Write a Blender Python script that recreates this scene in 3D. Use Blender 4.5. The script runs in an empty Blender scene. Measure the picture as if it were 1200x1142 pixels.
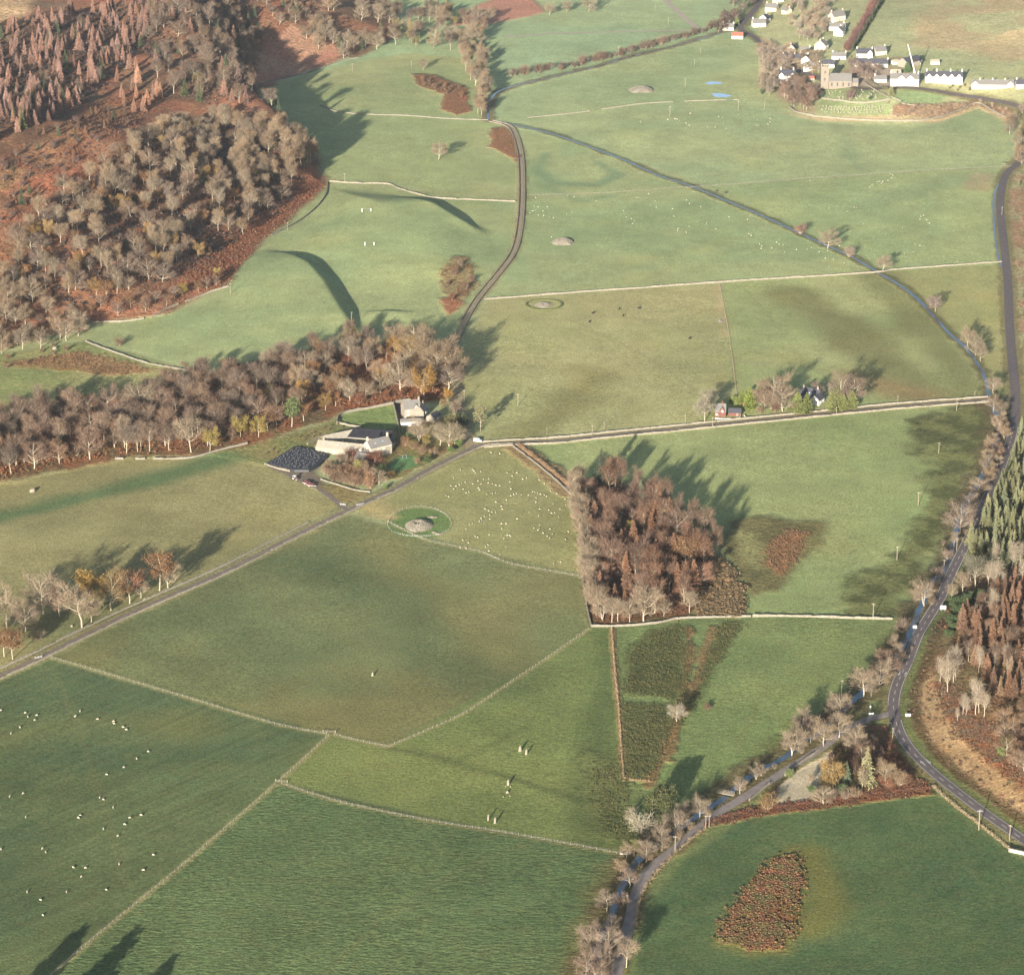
HAZE = 0.4e-4; EXPO = 2.2; SKY = .05; TB_ = .46
import bpy, math, random
import numpy as np
from mathutils import Matrix, Vector
R = random.Random(11)
SC = bpy.context.scene
C = SC.collection
rad = math.radians
# ---------------------------------------------------------------- camera model
F, CH, PIT = 3650.0, 650.0, rad(20.6)          # focal length in photo pixels, height above the glen, pitch
cp, sp = math.cos(PIT), math.sin(PIT)
def ray(px, py):
    px = np.asarray(px, float); py = np.asarray(py, float)
    u = (px - 600) / F; v = (571 - py) / F
    return np.stack([u, cp + v * sp, -sp + v * cp], -1)
def G0(pts):
    p = np.asarray(pts, float); d = ray(p[:, 0], p[:, 1])
    t = CH / -d[:, 2]
    return d[:, :2] * t[:, None]
# ---------------------------------------------------------------- noise and distances
def _h(i, j, s):
    n = (i * 374761393 + j * 668265263 + s * 974711) & 0xffffffff
    n = ((n ^ (n >> 13)) * 1274126177) & 0xffffffff
    return ((n ^ (n >> 16)) & 0xffff) / 65535.0
def vn(X, Y, sc, s=0):
    x = np.asarray(X, float) / sc; y = np.asarray(Y, float) / sc
    i = np.floor(x).astype(np.int64); j = np.floor(y).astype(np.int64)
    a = x - i; b = y - j
    a = a * a * (3 - 2 * a); b = b * b * (3 - 2 * b)
    return ((_h(i, j, s) * (1 - a) + _h(i + 1, j, s) * a) * (1 - b) + (_h(i, j + 1, s) * (1 - a) + _h(i + 1, j + 1, s) * a) * b) * 2 - 1
def dseg(X, Y, pts, closed=False):
    pts = np.asarray(pts, float)
    best = np.full(np.shape(X), 1e9)
    n = len(pts)
    for k in range(n if closed else n - 1):
        ax, ay = pts[k]; bx, by = pts[(k + 1) % n]
        dx, dy = bx - ax, by - ay
        t = np.clip(((X - ax) * dx + (Y - ay) * dy) / (dx * dx + dy * dy + 1e-9), 0, 1)
        best = np.minimum(best, (X - ax - t * dx) ** 2 + (Y - ay - t * dy) ** 2)
    return np.sqrt(best)
def inside(X, Y, pts):
    pts = np.asarray(pts, float); r = np.zeros(np.shape(X), bool); n = len(pts)
    for k in range(n):
        ax, ay = pts[k]; bx, by = pts[(k + 1) % n]
        c = ((ay > Y) != (by > Y)) & (X < (bx - ax) * (Y - ay) / (by - ay + 1e-12) + ax)
        r ^= c
    return r
def sdp(X, Y, pts):
    d = dseg(X, Y, pts, True)
    return np.where(inside(X, Y, pts), d, -d)
def ss(a, b, x):
    t = np.clip((x - a) / (b - a), 0, 1); return t * t * (3 - 2 * t)
# ---------------------------------------------------------------- relief of the glen
HILL = G0([(-400,470),(-60,430),(95,379),(200,369),(262,340),(300,292),(340,258),(383,214),(372,180),(330,140),(304,112),(345,78),(420,66),(470,40),(430,-60),(300,-190),(-700,-190)])
BANK = G0([(1070,745),(1066,800),(1072,850),(1104,893),(1154,933),(1214,983),(1300,1060),(1420,1010),(1500,860),(1460,720),(1520,600),(1400,520),(1320,500),(1235,470),(1215,520),(1178,600),(1132,680),(1092,730)])
NE = G0([(885,60),(905,108),(930,136),(960,143),(1000,145),(1075,148),(1100,143),(1146,127),(1200,152),(1300,192),(1700,192),(1700,-230),(850,-230),(885,-30)])
S1 = G0([(312,288),(350,300),(380,316),(400,338),(413,360),(428,382),(446,404)])
T1 = G0([(312,288),(350,300),(380,316),(400,338),(413,360),(428,382),(446,404),(430,450),(250,470),(90,450),(80,400),(150,360),(268,300)])
S2 = G0([(462,225),(490,233),(525,244),(550,259),(592,277)])
T2 = G0([(462,225),(490,233),(525,244),(550,259),(592,277),(585,335),(480,360),(350,330),(330,280),(385,218)])
MD = G0([(455,367)])[0]
RG = G0([(170,20),(215,75),(265,130),(330,180),(350,200)])
def sdl(x, y):
    r = np.full(x.shape, 1e3); m = (x > RG[:,0].min()-150) & (x < RG[:,0].max()+150) & (y > RG[:,1].min()-150) & (y < RG[:,1].max()+150)
    if m.any(): r[m] = dseg(x[m], y[m], RG)
    return r
def sdb(X, Y, pts):
    # signed distance, worked out only near the polygon's bounding box
    r = np.full(X.shape, -1.); lo = pts.min(0); hi = pts.max(0)
    m = (X > lo[0]) & (X < hi[0]) & (Y > lo[1]) & (Y < hi[1])
    if m.any(): r[m] = sdp(X[m], Y[m], pts)
    return r
def lz(X, Y, T, S):
    r = np.zeros(X.shape); d = sdb(X, Y, T); m = d > 0
    if m.any():
        ds = dseg(X[m], Y[m], S); dr = dseg(X[m], Y[m], np.vstack([T[len(S)-1:], T[:1]]))
        r[m] = ss(0, 15, ds) * np.exp(-(ds / 130) ** 2) * ss(0, 60, dr)
    return r
def hgt(X, Y):
    if np.ndim(X) == 0: return hgt(np.array([float(X)]), np.array([float(Y)]))[0]
    X = np.asarray(X, float); Y = np.asarray(Y, float)
    h = 1.1 * vn(X, Y, 150, 1) + 0.45 * vn(X, Y, 55, 2)
    near = (Y > 600) & (Y < 6000) & (np.abs(X) < 2500)
    if near.any():
        x, y = X[near], Y[near]; a = np.zeros(x.shape)
        dh = d = np.maximum(sdb(x, y, HILL), 0); d = d * d / (d + 14)
        m = d > 0
        a += 66 * (1 - np.exp(-d / 150)) + np.minimum(1, d / 70) * (7 * vn(x, y, 170, 5) + 3.0 * vn(x, y, 60, 6) + 1.0 * vn(x, y, 22, 7))
        d = np.maximum(sdb(x, y, BANK), 0); d = d * d / (d + 6)
        a += 20 * (1 - np.exp(-d / 55)) + np.minimum(1, d / 20) * 1.2 * vn(x, y, 25, 8)
        d = np.maximum(sdb(x, y, NE), 0)
        a += 11 * ss(0, 70, d) + 0.16 * (np.sqrt(np.maximum(d - 190, 0) ** 2 + 900) - 30) + np.minimum(1, d / 200) * 3 * vn(x, y, 130, 9)
        a += 8.0 * lz(x, y, T1, S1)
        a += 7.5 * lz(x, y, T2, S2)
        a += 24 * np.exp(-(sdl(x, y) / 42) ** 2) * ss(0, 30, dh)
        a += 2.2 * np.exp(-(((x - MD[0]) / 14) ** 2 + ((y - MD[1]) / 20) ** 2)) * ss(6, -2, y - MD[1])
        h = h.copy(); h[near] += a
    far = np.maximum(np.hypot(X, Y - 1500) - 3600, 0)
    h = h + 90 * (1 - np.exp(-far / 1500)) * (1 + 0.8 * vn(X, Y, 900, 3))
    return h
def PP(pts):
    """photo pixels -> points on the ground (first hit along the line of sight)"""
    p = np.asarray(pts, float).reshape(-1, 2); d = ray(p[:, 0], p[:, 1])
    t0 = (CH - 130) / -d[:, 2]; t1 = (CH + 6) / -d[:, 2]
    if len(p) > 4000: return np.concatenate([PP(p[i:i+4000]) for i in range(0, len(p), 4000)])
    lo, hi = t0, t1
    for n in (48, 24, 24):
        k = np.linspace(0, 1, n + 1)[None, :]; t = lo[:, None] + (hi - lo)[:, None] * k
        q = d[:, None, :] * t[..., None]
        b = (CH + q[..., 2]) < hgt(q[..., 0].ravel(), q[..., 1].ravel()).reshape(t.shape)
        b[:, -1] = True; b[:, 0] = False
        j = b.argmax(1); i = np.arange(len(p)); lo, hi = t[i, j - 1], t[i, j]
    q = d * hi[:, None]
    return np.stack([q[:, 0], q[:, 1], hgt(q[:, 0], q[:, 1])], 1)
def P(px, py): return Vector(PP([(px, py)])[0])
# ---------------------------------------------------------------- object helpers
def lin(c):
    return tuple((x / 255 / 12.92) if x / 255 <= .04045 else ((x / 255 + .055) / 1.055) ** 2.4 for x in c)
def mesh(name, verts, faces, mats, mi=None, smooth=False):
    me = bpy.data.meshes.new(name)
    me.from_pydata([tuple(v) for v in verts], [], [tuple(f) for f in faces])
    for m in (mats if isinstance(mats, (list, tuple)) else [mats]): me.materials.append(m)
    if mi is not None: me.polygons.foreach_set('material_index', np.asarray(mi, np.int32))
    if smooth: me.polygons.foreach_set('use_smooth', np.ones(len(me.polygons), bool))
    me.update(); return me
def tag(o, label=None, cat=None, group=None, kind=None):
    if label: o['label'] = label
    if cat: o['category'] = cat
    if group: o['group'] = group
    if kind: o['kind'] = kind
    return o
def link(name, data, parent=None, loc=None, rz=0, sc=None, color=None):
    o = bpy.data.objects.new(name, data); C.objects.link(o)
    if parent: o.parent = parent
    if loc is not None: o.location = loc
    if rz: o.rotation_euler = (0, 0, rz)
    if sc is not None: o.scale = sc if isinstance(sc, (tuple, list)) else (sc, sc, sc)
    if color: o.color = (*color[:3], 1)
    return o
class MB:
    """collects boxes, prisms, tubes into one mesh"""
    def __init__(s): s.v = []; s.f = []; s.m = []
    def add(s, vs, fs, mi=0):
        b = len(s.v); s.v += [tuple(v) for v in vs]; s.f += [tuple(i + b for i in f) for f in fs]; s.m += [mi] * len(fs); return s
    def box(s, x0, x1, y0, y1, z0, z1, mi=0):
        return s.add([(x0,y0,z0),(x1,y0,z0),(x1,y1,z0),(x0,y1,z0),(x0,y0,z1),(x1,y0,z1),(x1,y1,z1),(x0,y1,z1)],
                     [(0,3,2,1),(4,5,6,7),(0,1,5,4),(1,2,6,5),(2,3,7,6),(3,0,4,7)], mi)
    def tube(s, a, b, r0, r1, n=6, mi=0, cap=True):
        a = Vector(a); b = Vector(b); d = (b - a).normalized()
        u = d.orthogonal().normalized(); w = d.cross(u)
        vs = []
        for c, r in ((a, r0), (b, r1)):
            for k in range(n):
                t = 2 * math.pi * k / n; vs.append(c + u * (r * math.cos(t)) + w * (r * math.sin(t)))
        fs = [(k, (k + 1) % n, n + (k + 1) % n, n + k) for k in range(n)]
        if cap: fs += [tuple(range(n - 1, -1, -1)), tuple(range(n, 2 * n))]
        return s.add(vs, fs, mi)
    def loft(s, rings, mi=0, cap=True):
        n = len(rings[0]); vs = [p for r in rings for p in r]; fs = []
        for i in range(len(rings) - 1):
            for k in range(n): fs.append((i*n+k, i*n+(k+1)%n, (i+1)*n+(k+1)%n, (i+1)*n+k))
        if cap: fs += [tuple(range(n - 1, -1, -1)), tuple(range((len(rings)-1)*n, len(rings)*n))]
        return s.add(vs, fs, mi)
    def data(s, name, mats, smooth=False): return mesh(name, s.v, s.f, mats, s.m, smooth)
    def build(s, name, mats, parent=None, smooth=False, **k): return link(name, s.data(name, mats, smooth), parent, **k)
# ---------------------------------------------------------------- materials
def newmat(name):
    m = bpy.data.materials.new(name); m.use_nodes = True
    nt = m.node_tree; b = nt.nodes['Principled BSDF']
    b.inputs['Roughness'].default_value = .9; b.inputs['Specular IOR Level'].default_value = .15
    return m, nt, b
def nz(nt, scale, detail=4, rough=.55, vec=None):
    n = nt.nodes.new('ShaderNodeTexNoise'); n.inputs['Scale'].default_value = scale
    n.inputs['Detail'].default_value = detail; n.inputs['Roughness'].default_value = rough
    if vec: nt.links.new(vec, n.inputs['Vector'])
    return n
def ramp(nt, fac, a, b, lo=.3, hi=.7):
    m = nt.nodes.new('ShaderNodeMapRange'); nt.links.new(fac, m.inputs[0])
    m.inputs[1].default_value = lo; m.inputs[2].default_value = hi; m.inputs[3].default_value = a; m.inputs[4].default_value = b
    return m.outputs[0]
def mulc(nt, col, fac):
    m = nt.nodes.new('ShaderNodeVectorMath'); m.operation = 'SCALE'
    if isinstance(col, tuple): m.inputs[0].default_value = col[:3]
    else: nt.links.new(col, m.inputs[0])
    nt.links.new(fac, m.inputs['Scale']); return m.outputs[0]
def mixc(nt, fac, a, b):
    m = nt.nodes.new('ShaderNodeMix'); m.data_type = 'RGBA'
    nt.links.new(fac, m.inputs[0])
    for s, i in ((a, 6), (b, 7)):
        if isinstance(s, tuple): m.inputs[i].default_value = (*s[:3], 1)
        else: nt.links.new(s, m.inputs[i])
    return m.outputs[2]
def math2(nt, op, a, b):
    m = nt.nodes.new('ShaderNodeMath'); m.operation = op
    for i, s in enumerate((a, b)):
        if isinstance(s, (int, float)): m.inputs[i].default_value = s
        else: nt.links.new(s, m.inputs[i])
    return m.outputs[0]
def plain(name, col, var=.25, scale=3., bump=0., rough=.9, col2=None, coord='Object'):
    m, nt, b = newmat(name)
    tc = nt.nodes.new('ShaderNodeTexCoord'); n = nz(nt, scale, 5, .6, tc.outputs[coord])
    if col2: base = mixc(nt, ramp(nt, n.outputs[0], 0, 1, .35, .65), tuple(col), tuple(col2))
    else: base = mulc(nt, tuple(col), ramp(nt, n.outputs[0], 1 - var, 1 + var))
    nt.links.new(base, b.inputs['Base Color']); b.inputs['Roughness'].default_value = rough
    if bump:
        bp = nt.nodes.new('ShaderNodeBump'); bp.inputs['Strength'].default_value = bump; bp.inputs['Distance'].default_value = .2
        nt.links.new(n.outputs[0], bp.inputs['Height']); nt.links.new(bp.outputs[0], b.inputs['Normal'])
    return m
def tinted(name, var=.3, scale=.8):
    """colour comes from the object, so that trees and walls differ one from the next"""
    m, nt, b = newmat(name)
    oi = nt.nodes.new('ShaderNodeObjectInfo'); tc = nt.nodes.new('ShaderNodeTexCoord')
    n = nz(nt, scale, 4, .6, tc.outputs['Object'])
    nt.links.new(mulc(nt, oi.outputs['Color'], ramp(nt, n.outputs[0], 1 - var, 1 + var)), b.inputs['Base Color'])
    return m
M = {}
M['twig'] = tinted('twigs', .3, .9); M['leaf'] = tinted('leaves', .4, .6); M['needle'] = tinted('needles', .35, .7)
M['bark'] = plain('bark', (.25,.215,.165), .35, 2.5); M['darkbark'] = plain('dark bark', (.12,.09,.07), .3, 2.5)
M['stone'] = plain('drystone', (.17,.155,.13), .3, 1.1, .5, col2=(.10,.092,.075)); M['palestone'] = plain('pale stone', (.195,.175,.14), .3, 1.1, .5, col2=(.105,.095,.075))
M['harl'] = plain('white harling', (.38,.37,.335), .16, 1.2); M['cream'] = plain('cream harling', (.31,.275,.22), .14, 1.2)
M['rubble'] = plain('rubble masonry', (.22,.195,.16), .3, 1.4, .4, col2=(.15,.135,.11)); M['brick'] = plain('red timber boards', (.10,.045,.035), .2, 2.)
M['slate'] = plain('slate', (.045,.045,.055), .25, 1.6, .2, .6); M['greyslate'] = plain('weathered slate', (.11,.105,.10), .22, 1.4, .2, .7)
M['asbestos'] = plain('cement sheet roof', (.21,.19,.155), .2, .7, .15); M['redroof'] = plain('red tin roof', (.22,.075,.055), .2, 1.)
M['glass'] = plain('window glass', (.03,.035,.045), .2, 1., 0, .12); M['frame'] = plain('painted frame', (.75,.75,.72), .05, 2.)
M['wood'] = plain('weathered timber', (.15,.13,.10), .3, 4.); M['pole'] = plain('pole timber', (.17,.145,.11), .25, 3.)
M['white'] = plain('white paint', (.6,.6,.58), .05, 2., 0, .5); M['steel'] = plain('galvanised steel', (.45,.46,.47), .15, 3., 0, .45)
M['rubber'] = plain('black rubber', (.02,.02,.022), .3, 5.); M['redpaint'] = plain('red machine paint', (.08,.034,.03), .35, 3., 0, .6)
M['fleece'] = plain('fleece', (.28,.255,.205), .2, 6.); M['blackhide'] = plain('black hide', (.018,.016,.015), .3, 4.)
M['brownhide'] = plain('brown hide', (.07,.03,.02), .3, 4.); M['sheet'] = plain('black silage sheet', (.02,.021,.026), .35, .8, .4, .5)
M['churchstone'] = plain('church stone', (.17,.145,.115), .3, 1.2, .4, col2=(.115,.10,.085))
M['darkroof'] = plain('near black roof', (.018,.018,.023), .4, .5, .1, .7)  # last entry: roof with a very dark base colour
M['yellow'] = plain('crane paint', (.36,.35,.29), .1, 3., 0, .5); M['blue'] = plain('blue sheet', (.16,.22,.30), .1, 2.)
# ---------------------------------------------------------------- where things run (photo pixels)
LN = dict(
 main=[(905,-30),(888,6),(873,24),(868,34),(884,44),(900,56),(915,70),(940,84),(975,96),(1010,104),(1042,103),(1078,104),(1110,109),(1149,115),(1185,122),(1205,135),(1208,165),(1196,188),(1180,203),(1174,220),(1172,245),(1177,290),(1181,330),(1183,380),(1187,430),(1190,470),(1187,505),(1176,540),(1162,572),(1146,606),(1136,629),(1116,669),(1101,702),(1078,740),(1063,776),(1051,803),(1047,827),(1052,852),(1064,874),(1087,899),(1117,924),(1151,950),(1194,980),(1260,1026)],
 broad=[(1046,836),(1020,842),(990,856),(960,878),(930,897),(900,916),(870,935),(838,955),(812,976),(789,996),(764,1016),(748,1040),(738,1080),(730,1110),(722,1142),(712,1190)],
 lane=[(1188,466),(1160,468),(1100,472),(1040,477),(1000,481),(950,486),(900,491),(850,496),(800,501),(750,506),(700,511),(650,516),(600,518.5),(565,521),(540,531),(500,551),(465,571),(440,582),(410,596),(370,615),(330,635),(270,666),(200,697),(150,719),(100,743),(50,768),(0,791),(-70,822)],
 north=[(553,522),(547,505),(541,480),(536,455),(531,425),(533,402),(545,375),(561,349),(580,326),(599,301),(607,280),(611,250),(612,215),(610,180),(603,156),(594,147),(575,142)],
 farmtrack=[(406,597),(385,580),(362,566),(338,556)],
 fieldtrack=[(590,44),(640,40),(700,38),(760,36.5),(815,36)], fieldtrack2=[(768,-12),(790,10),(818,34)],
 burn=[(573,142),(605,147),(640,155),(665,163),(690,172),(730,187),(770,205),(812,219),(860,239),(900,256),(960,284),(1000,302),(1030,320),(1060,338),(1082,357),(1100,377),(1115,393),(1130,406),(1145,425),(1155,445),(1159,464)],
 burntop=[(572,140),(573,120),(585,107),(610,99),(640,92),(700,78),(740,66),(780,57),(830,43),(850,36)],
 burnlow=[(1160,471),(1170,492),(1166,520),(1150,560),(1128,600),(1117,640),(1106,668),(1094,683),(1079,711),(1066,742),(1042,780),(1014,808),(996,824),(975,846),(940,872),(915,890),(884,906),(855,930),(828,948),(806,964),(776,984),(748,1008),(736,1025),(726,1046),(716,1075),(704,1100),(694,1130),(682,1180)],
 ditch=[(1180,203),(1167,222),(1164,243),(1167,285),(1173,312)],
)
W = {k: PP(v) for k, v in LN.items()}
def dens(pts, step):
    pts = np.asarray(pts, float); out = [pts[0]]
    # Catmull-Rom through the points, so bends are round
    n = len(pts)
    for i in range(n - 1):
        p0 = pts[max(i-1,0)]; p1 = pts[i]; p2 = pts[i+1]; p3 = pts[min(i+2,n-1)]
        L = np.linalg.norm(p2[:2] - p1[:2]); k = max(1, int(L / step))
        for j in range(1, k + 1):
            t = j / k
            out.append(.5 * ((2*p1) + (-p0+p2)*t + (2*p0-5*p1+4*p2-p3)*t*t + (-p0+3*p1-3*p2+p3)*t**3))
    return np.array(out)
def side(pts):
    d = np.gradient(pts[:, :2], axis=0); d /= np.linalg.norm(d, axis=1)[:, None] + 1e-9
    return np.stack([d[:, 1], -d[:, 0]], 1)          # to the right of travel
# ---------------------------------------------------------------- ground colours
GA = .75
def gc(*c): return np.array(lin(c)) * GA
t_f = np.linspace(-.2, .2, 520); t_c = np.array([.2,.24,.3,.4,.55,.8,1.2,2,3.5])
tt = np.concatenate([-t_c[::-1][:-1], t_f, t_c[1:]])
rows = [150,300,500,700,850,950]; y = 1020.
while y < 4300: rows.append(y); y *= 1.00152
rows += list(np.geomspace(y, 13000, 40)); rows = np.array(rows)
GX = tt[None, :] * np.maximum(rows, 900)[:, None]; GY = np.repeat(rows[:, None], len(tt), 1)
gs = GX.shape; X = GX.ravel(); Y = GY.ravel(); Z = hgt(X, Y)
COL = np.tile(gc(150,158,112), (len(X), 1)); TEX = np.zeros((len(X), 3))
TEX[:, 0] = .25
def paint(px, col, f=1.5, amp=0., nsc=20., tex=None, a=1., world=None, seed=20, stripe=None):
    w = PP(px)[:, :2] if world is None else world
    pad = f + amp + 2
    m = (X > w[:, 0].min() - pad) & (X < w[:, 0].max() + pad) & (Y > w[:, 1].min() - pad) & (Y < w[:, 1].max() + pad)
    i = np.where(m)[0]
    if not len(i): return
    d = sdp(X[i], Y[i], w)
    if amp: d = d + amp * (vn(X[i], Y[i], nsc, seed) * .65 + vn(X[i], Y[i], nsc * .3, seed + 1) * .35)
    k = ss(-f, f, d)[:, None] * a
    if callable(col): col = col(X[i], Y[i])
    COL[i] = COL[i] * (1 - k) + col * k
    if tex is not None: TEX[i] = TEX[i] * (1 - k) + np.array(tex) * k
def paintline(px, wd, col, f=1., amp=0., nsc=8., tex=None, a=1., world=None, off=0):
    w = (PP(px) if world is None else world)[:, :2]
    if off: w = w + side(w) * off
    pad = wd + f + amp + 2
    i = np.where((X > w[:, 0].min() - pad) & (X < w[:, 0].max() + pad) & (Y > w[:, 1].min() - pad) & (Y < w[:, 1].max() + pad))[0]
    if not len(i): return
    d = wd / 2 - dseg(X[i], Y[i], w)
    if amp: d = d + amp * vn(X[i], Y[i], nsc, 33)
    k = ss(-f, f, d)[:, None] * a
    COL[i] = COL[i] * (1 - k) + col * k
    if tex is not None: TEX[i] = TEX[i] * (1 - k) + np.array(tex) * k
def two(c1, c2, sc, seed, thr=(.35, .65)):
    def fn(x, y):
        k = ss(thr[0], thr[1], .5 + .5 * (.7 * vn(x, y, sc, seed) + .3 * vn(x, y, sc * .3, seed + 1)))[:, None]
        return c1 * (1 - k) + c2 * k
    return fn
# big fields
paint([(-900,700),(2200,700),(2600,1500),(-1200,1500)], gc(98,112,70), 30)
paint([(-300,-60),(1500,-60),(1500,160),(-300,160)], two(gc(142,166,122), gc(152,170,122), 120, 40), 40)
paint([(580,20),(640,-40),(900,-40),(860,30),(640,95),(590,100)], two(gc(140,164,122), gc(148,166,122), 90, 41), 3)
paint([(585,140),(600,108),(700,82),(850,42),(900,62),(925,132),(1000,144),(1100,142),(1146,127),(1186,142),(1183,196),(830,219),(700,172),(620,150)], two(gc(142,160,114), gc(152,164,114), 110, 42), 4)
paint([(870,45),(905,55),(925,130),(870,118),(850,100)], gc(165,172,120), 14, 10, a=.5)
paint([(612,152),(690,172),(822,220),(1035,318),(840,330),(570,350),(600,300),(613,250)], two(gc(134,154,106), gc(147,158,108), 80, 43), 3)
paint([(825,219),(1185,195),(1172,310),(1040,319)], two(gc(138,157,107), gc(148,161,108), 90, 44), 3)
paint([(570,351),(840,333),(862,460),(850,492),(565,516),(540,480),(533,430)], two(gc(148,150,100), gc(156,153,104), 70, 45, (.2,.8)), 4, tex=(.35,0,0))
paint([(842,332),(1035,320),(1100,380),(1158,464),(862,490)], two(gc(140,152,98), gc(150,156,104), 60, 46), 4)
paint([(1040,318),(1172,310),(1185,465),(1160,462),(1130,405)], two(gc(150,148,96), gc(140,145,92), 40, 47), 4)
paint([(570,522),(1160,470),(1175,500),(1110,630),(1060,720),(880,724),(840,640),(760,580),(665,560),(610,530)], two(gc(132,147,92), gc(140,150,96), 70, 48), 4)
paint([(425,590),(560,524),(610,524),(668,580),(690,675),(560,650),(440,600)], two(gc(139,138,88), gc(147,144,94), 45, 49), 4)
paint([(-80,590),(0,566),(150,536),(300,536),(405,592),(200,690),(0,785),(-80,810)], two(gc(134,128,84), gc(142,136,90), 50, 50), 4)
paint([(60,770),(400,600),(560,645),(686,676),(692,735),(455,875),(330,850),(250,826)], two(gc(106,114,74), gc(116,114,72), 80, 51), 4, tex=(.3,.2,0))
paint([(-200,880),(-80,820),(60,772),(385,860),(325,916),(60,1145),(-60,1260),(-200,1260)], two(gc(76,95,65), gc(86,101,66), 60, 52), 3, tex=(.25,.75,0))
paint([(325,918),(500,960),(610,978),(735,1003),(700,1100),(670,1280),(-80,1280),(60,1144)], two(gc(88,108,70), gc(80,102,66), 60, 53), 3, tex=(1.,0,0))
paint([(385,862),(455,876),(692,738),(718,736),(730,910),(740,1000),(560,968),(330,916)], two(gc(106,120,68), gc(114,124,70), 50, 54), 3, tex=(.4,0,0))
paint([(718,736),(880,724),(1050,724),(1040,775),(985,830),(880,900),(780,960),(738,990),(728,850)], two(gc(104,122,74), gc(114,128,78), 40, 55), 3, tex=(.45,0,0))
paint([(745,1142),(760,1060),(800,1010),(870,960),(960,945),(1095,932),(1200,1010),(1400,1200),(1400,1300),(700,1300)], two(gc(68,92,60), gc(76,97,61), 70, 56), 3, tex=(.25,.2,0))
# west pastures on the terraces
paint([(300,292),(385,215),(600,236),(610,285),(560,350),(535,400),(440,390),(235,437),(100,395),(95,378),(200,368),(262,340)], two(gc(134,152,104), gc(144,156,106), 70, 57), 4)
paint([(385,213),(372,180),(318,130),(300,98),(420,72),(480,62),(560,70),(575,138),(600,150),(610,200),(606,236),(460,217)], two(gc(140,154,104), gc(150,158,108), 80, 58), 4)
paint([(-60,480),(-60,420),(100,400),(232,438),(200,470),(0,500)], two(gc(124,134,80), gc(140,140,90), 25, 59), 4, tex=(.8,0,.2))
paint([(240,530),(330,512),(400,490),(470,468),(480,500),(380,520),(310,545)], two(gc(128,120,74), gc(116,122,72), 15, 60), 4, tex=(.9,0,.3))
# streaks, damp bands and crop marks inside the fields
def band(px, wd, col, f, amp=6., a=.6, **k): paintline(px, wd, col * .88, f, amp, 40., a=min(1, a * 1.25), **k)
band([(-40,612),(40,598),(110,580),(180,562),(235,545),(262,536)], 20, gc(90,114,72), 8, 6, .75)
band([(360,660),(440,680),(480,700),(520,740),(560,790)], 50, gc(88,104,68), 30, 14, .6)
band([(455,640),(470,670),(520,690),(540,730),(600,770)], 26, gc(138,130,78), 20, 10, .5)
band([(100,740),(250,720),(330,760)], 50, gc(96,112,74), 30, 14, .5)
band([(930,345),(980,375),(1020,410),(1060,440),(1100,462)], 42, gc(122,124,78), 14, 8, .7)
band([(1030,325),(1070,370),(1110,420),(1140,460)], 34, gc(124,128,80), 12, 8, .7)
band([(700,440),(660,480),(630,505),(590,520)], 28, gc(126,122,74), 14, 8, .6)
band([(1000,440),(1040,455),(1080,462)], 30, gc(140,118,80), 12, 6, .6)
band([(620,850),(540,890),(480,880)], 5, gc(86,98,58), 3, 1, .4)
band([(455,876),(520,890),(590,908),(640,925),(720,945)], 5, gc(80,94,56), 3, 1.5, .65)
band([(710,740),(716,790),(700,850),(690,920),(690,985)], 16, gc(84,102,60), 8, 4, .6)
band([(0,865),(100,845),(220,850)], 26, gc(112,116,70), 16, 8, .55)
band([(630,215),(680,235),(720,228)], 10, gc(122,148,106), 6, 3, .5)
band([(640,180),(630,200),(650,215),(700,217),(725,205),(700,190)], 9, gc(112,142,106), 6, 3, .65)
band([(985,150),(1000,190),(1010,200)], 14, gc(128,152,112), 8, 4, .5)
band([(880,180),(960,150),(1050,170)], 40, gc(162,168,118), 25, 10, .4)
band([(1020,240),(1100,215),(1170,205)], 30, gc(130,154,112), 14, 6, .4)
band([(880,640),(960,635),(980,600)], 40, gc(150,152,98), 25, 12, .4)
band([(570,720),(640,690),(680,700)], 40, gc(130,122,78), 25, 12, .55)
band([(430,585),(470,605),(440,600)], 14, gc(158,146,98), 6, 4, .7)
for tr_ in ([(386,862),(420,820),(480,790),(560,760),(640,735)], [(330,916),(420,905),(520,880),(600,850),(680,800)], [(60,780),(90,850),(120,940),(150,1040)], [(730,1000),(640,985),(560,1010),(470,1060),(380,1142)], [(415,598),(450,640),(500,700),(560,760)], [(880,730),(900,770),(890,820),(860,880)], [(600,345),(680,380),(760,420),(830,470)], [(1000,470),(940,420),(900,370),(870,335)], [(620,230),(700,260),(800,280),(1000,315)]):
    w_ = dens(PP(tr_), 8.)
    for o_ in (-.95, .95): paintline(None, .8, gc(112,108,70), 1.1, .3, 5, None, .3, world=w_, off=o_)
# rushy, rough damp ground (olive) along the burn
rough = two(gc(76,80,46), gc(106,110,64), 9, 70, (.38,.62))
paint([(1050,490),(1160,472),(1170,500),(1120,600),(1085,680),(1050,722),(990,722),(1010,680),(1050,640),(1085,600),(1078,540)], rough, 6, 12, 26, (.9,0,.2), .95)
paint([(850,610),(900,605),(962,614),(952,650),(912,690),(880,700),(860,668),(838,640)], two(gc(94,88,56), gc(112,104,66), 9, 71), 5, 7, 20, (.9,0,.3), .95)
paint([(900,640),(925,620),(945,625),(935,655),(912,672),(898,660)], gc(140,98,66), 4, 5, 10, (1.,0,1.), .9)
paint([(860,620),(885,625),(890,665),(868,650)], gc(140,138,88), 6, 5, 12, None, .8)
paint([(735,765),(760,740),(790,732),(806,735),(806,800),(795,820),(730,812)], gc(70,76,44), 4, 4, 9, (1.2,0,.3), .9)
paint([(728,822),(790,826),(778,880),(764,912),(731,910)], gc(76,80,48), 3, 2, 9, (1.2,0,.3), .9)
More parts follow.
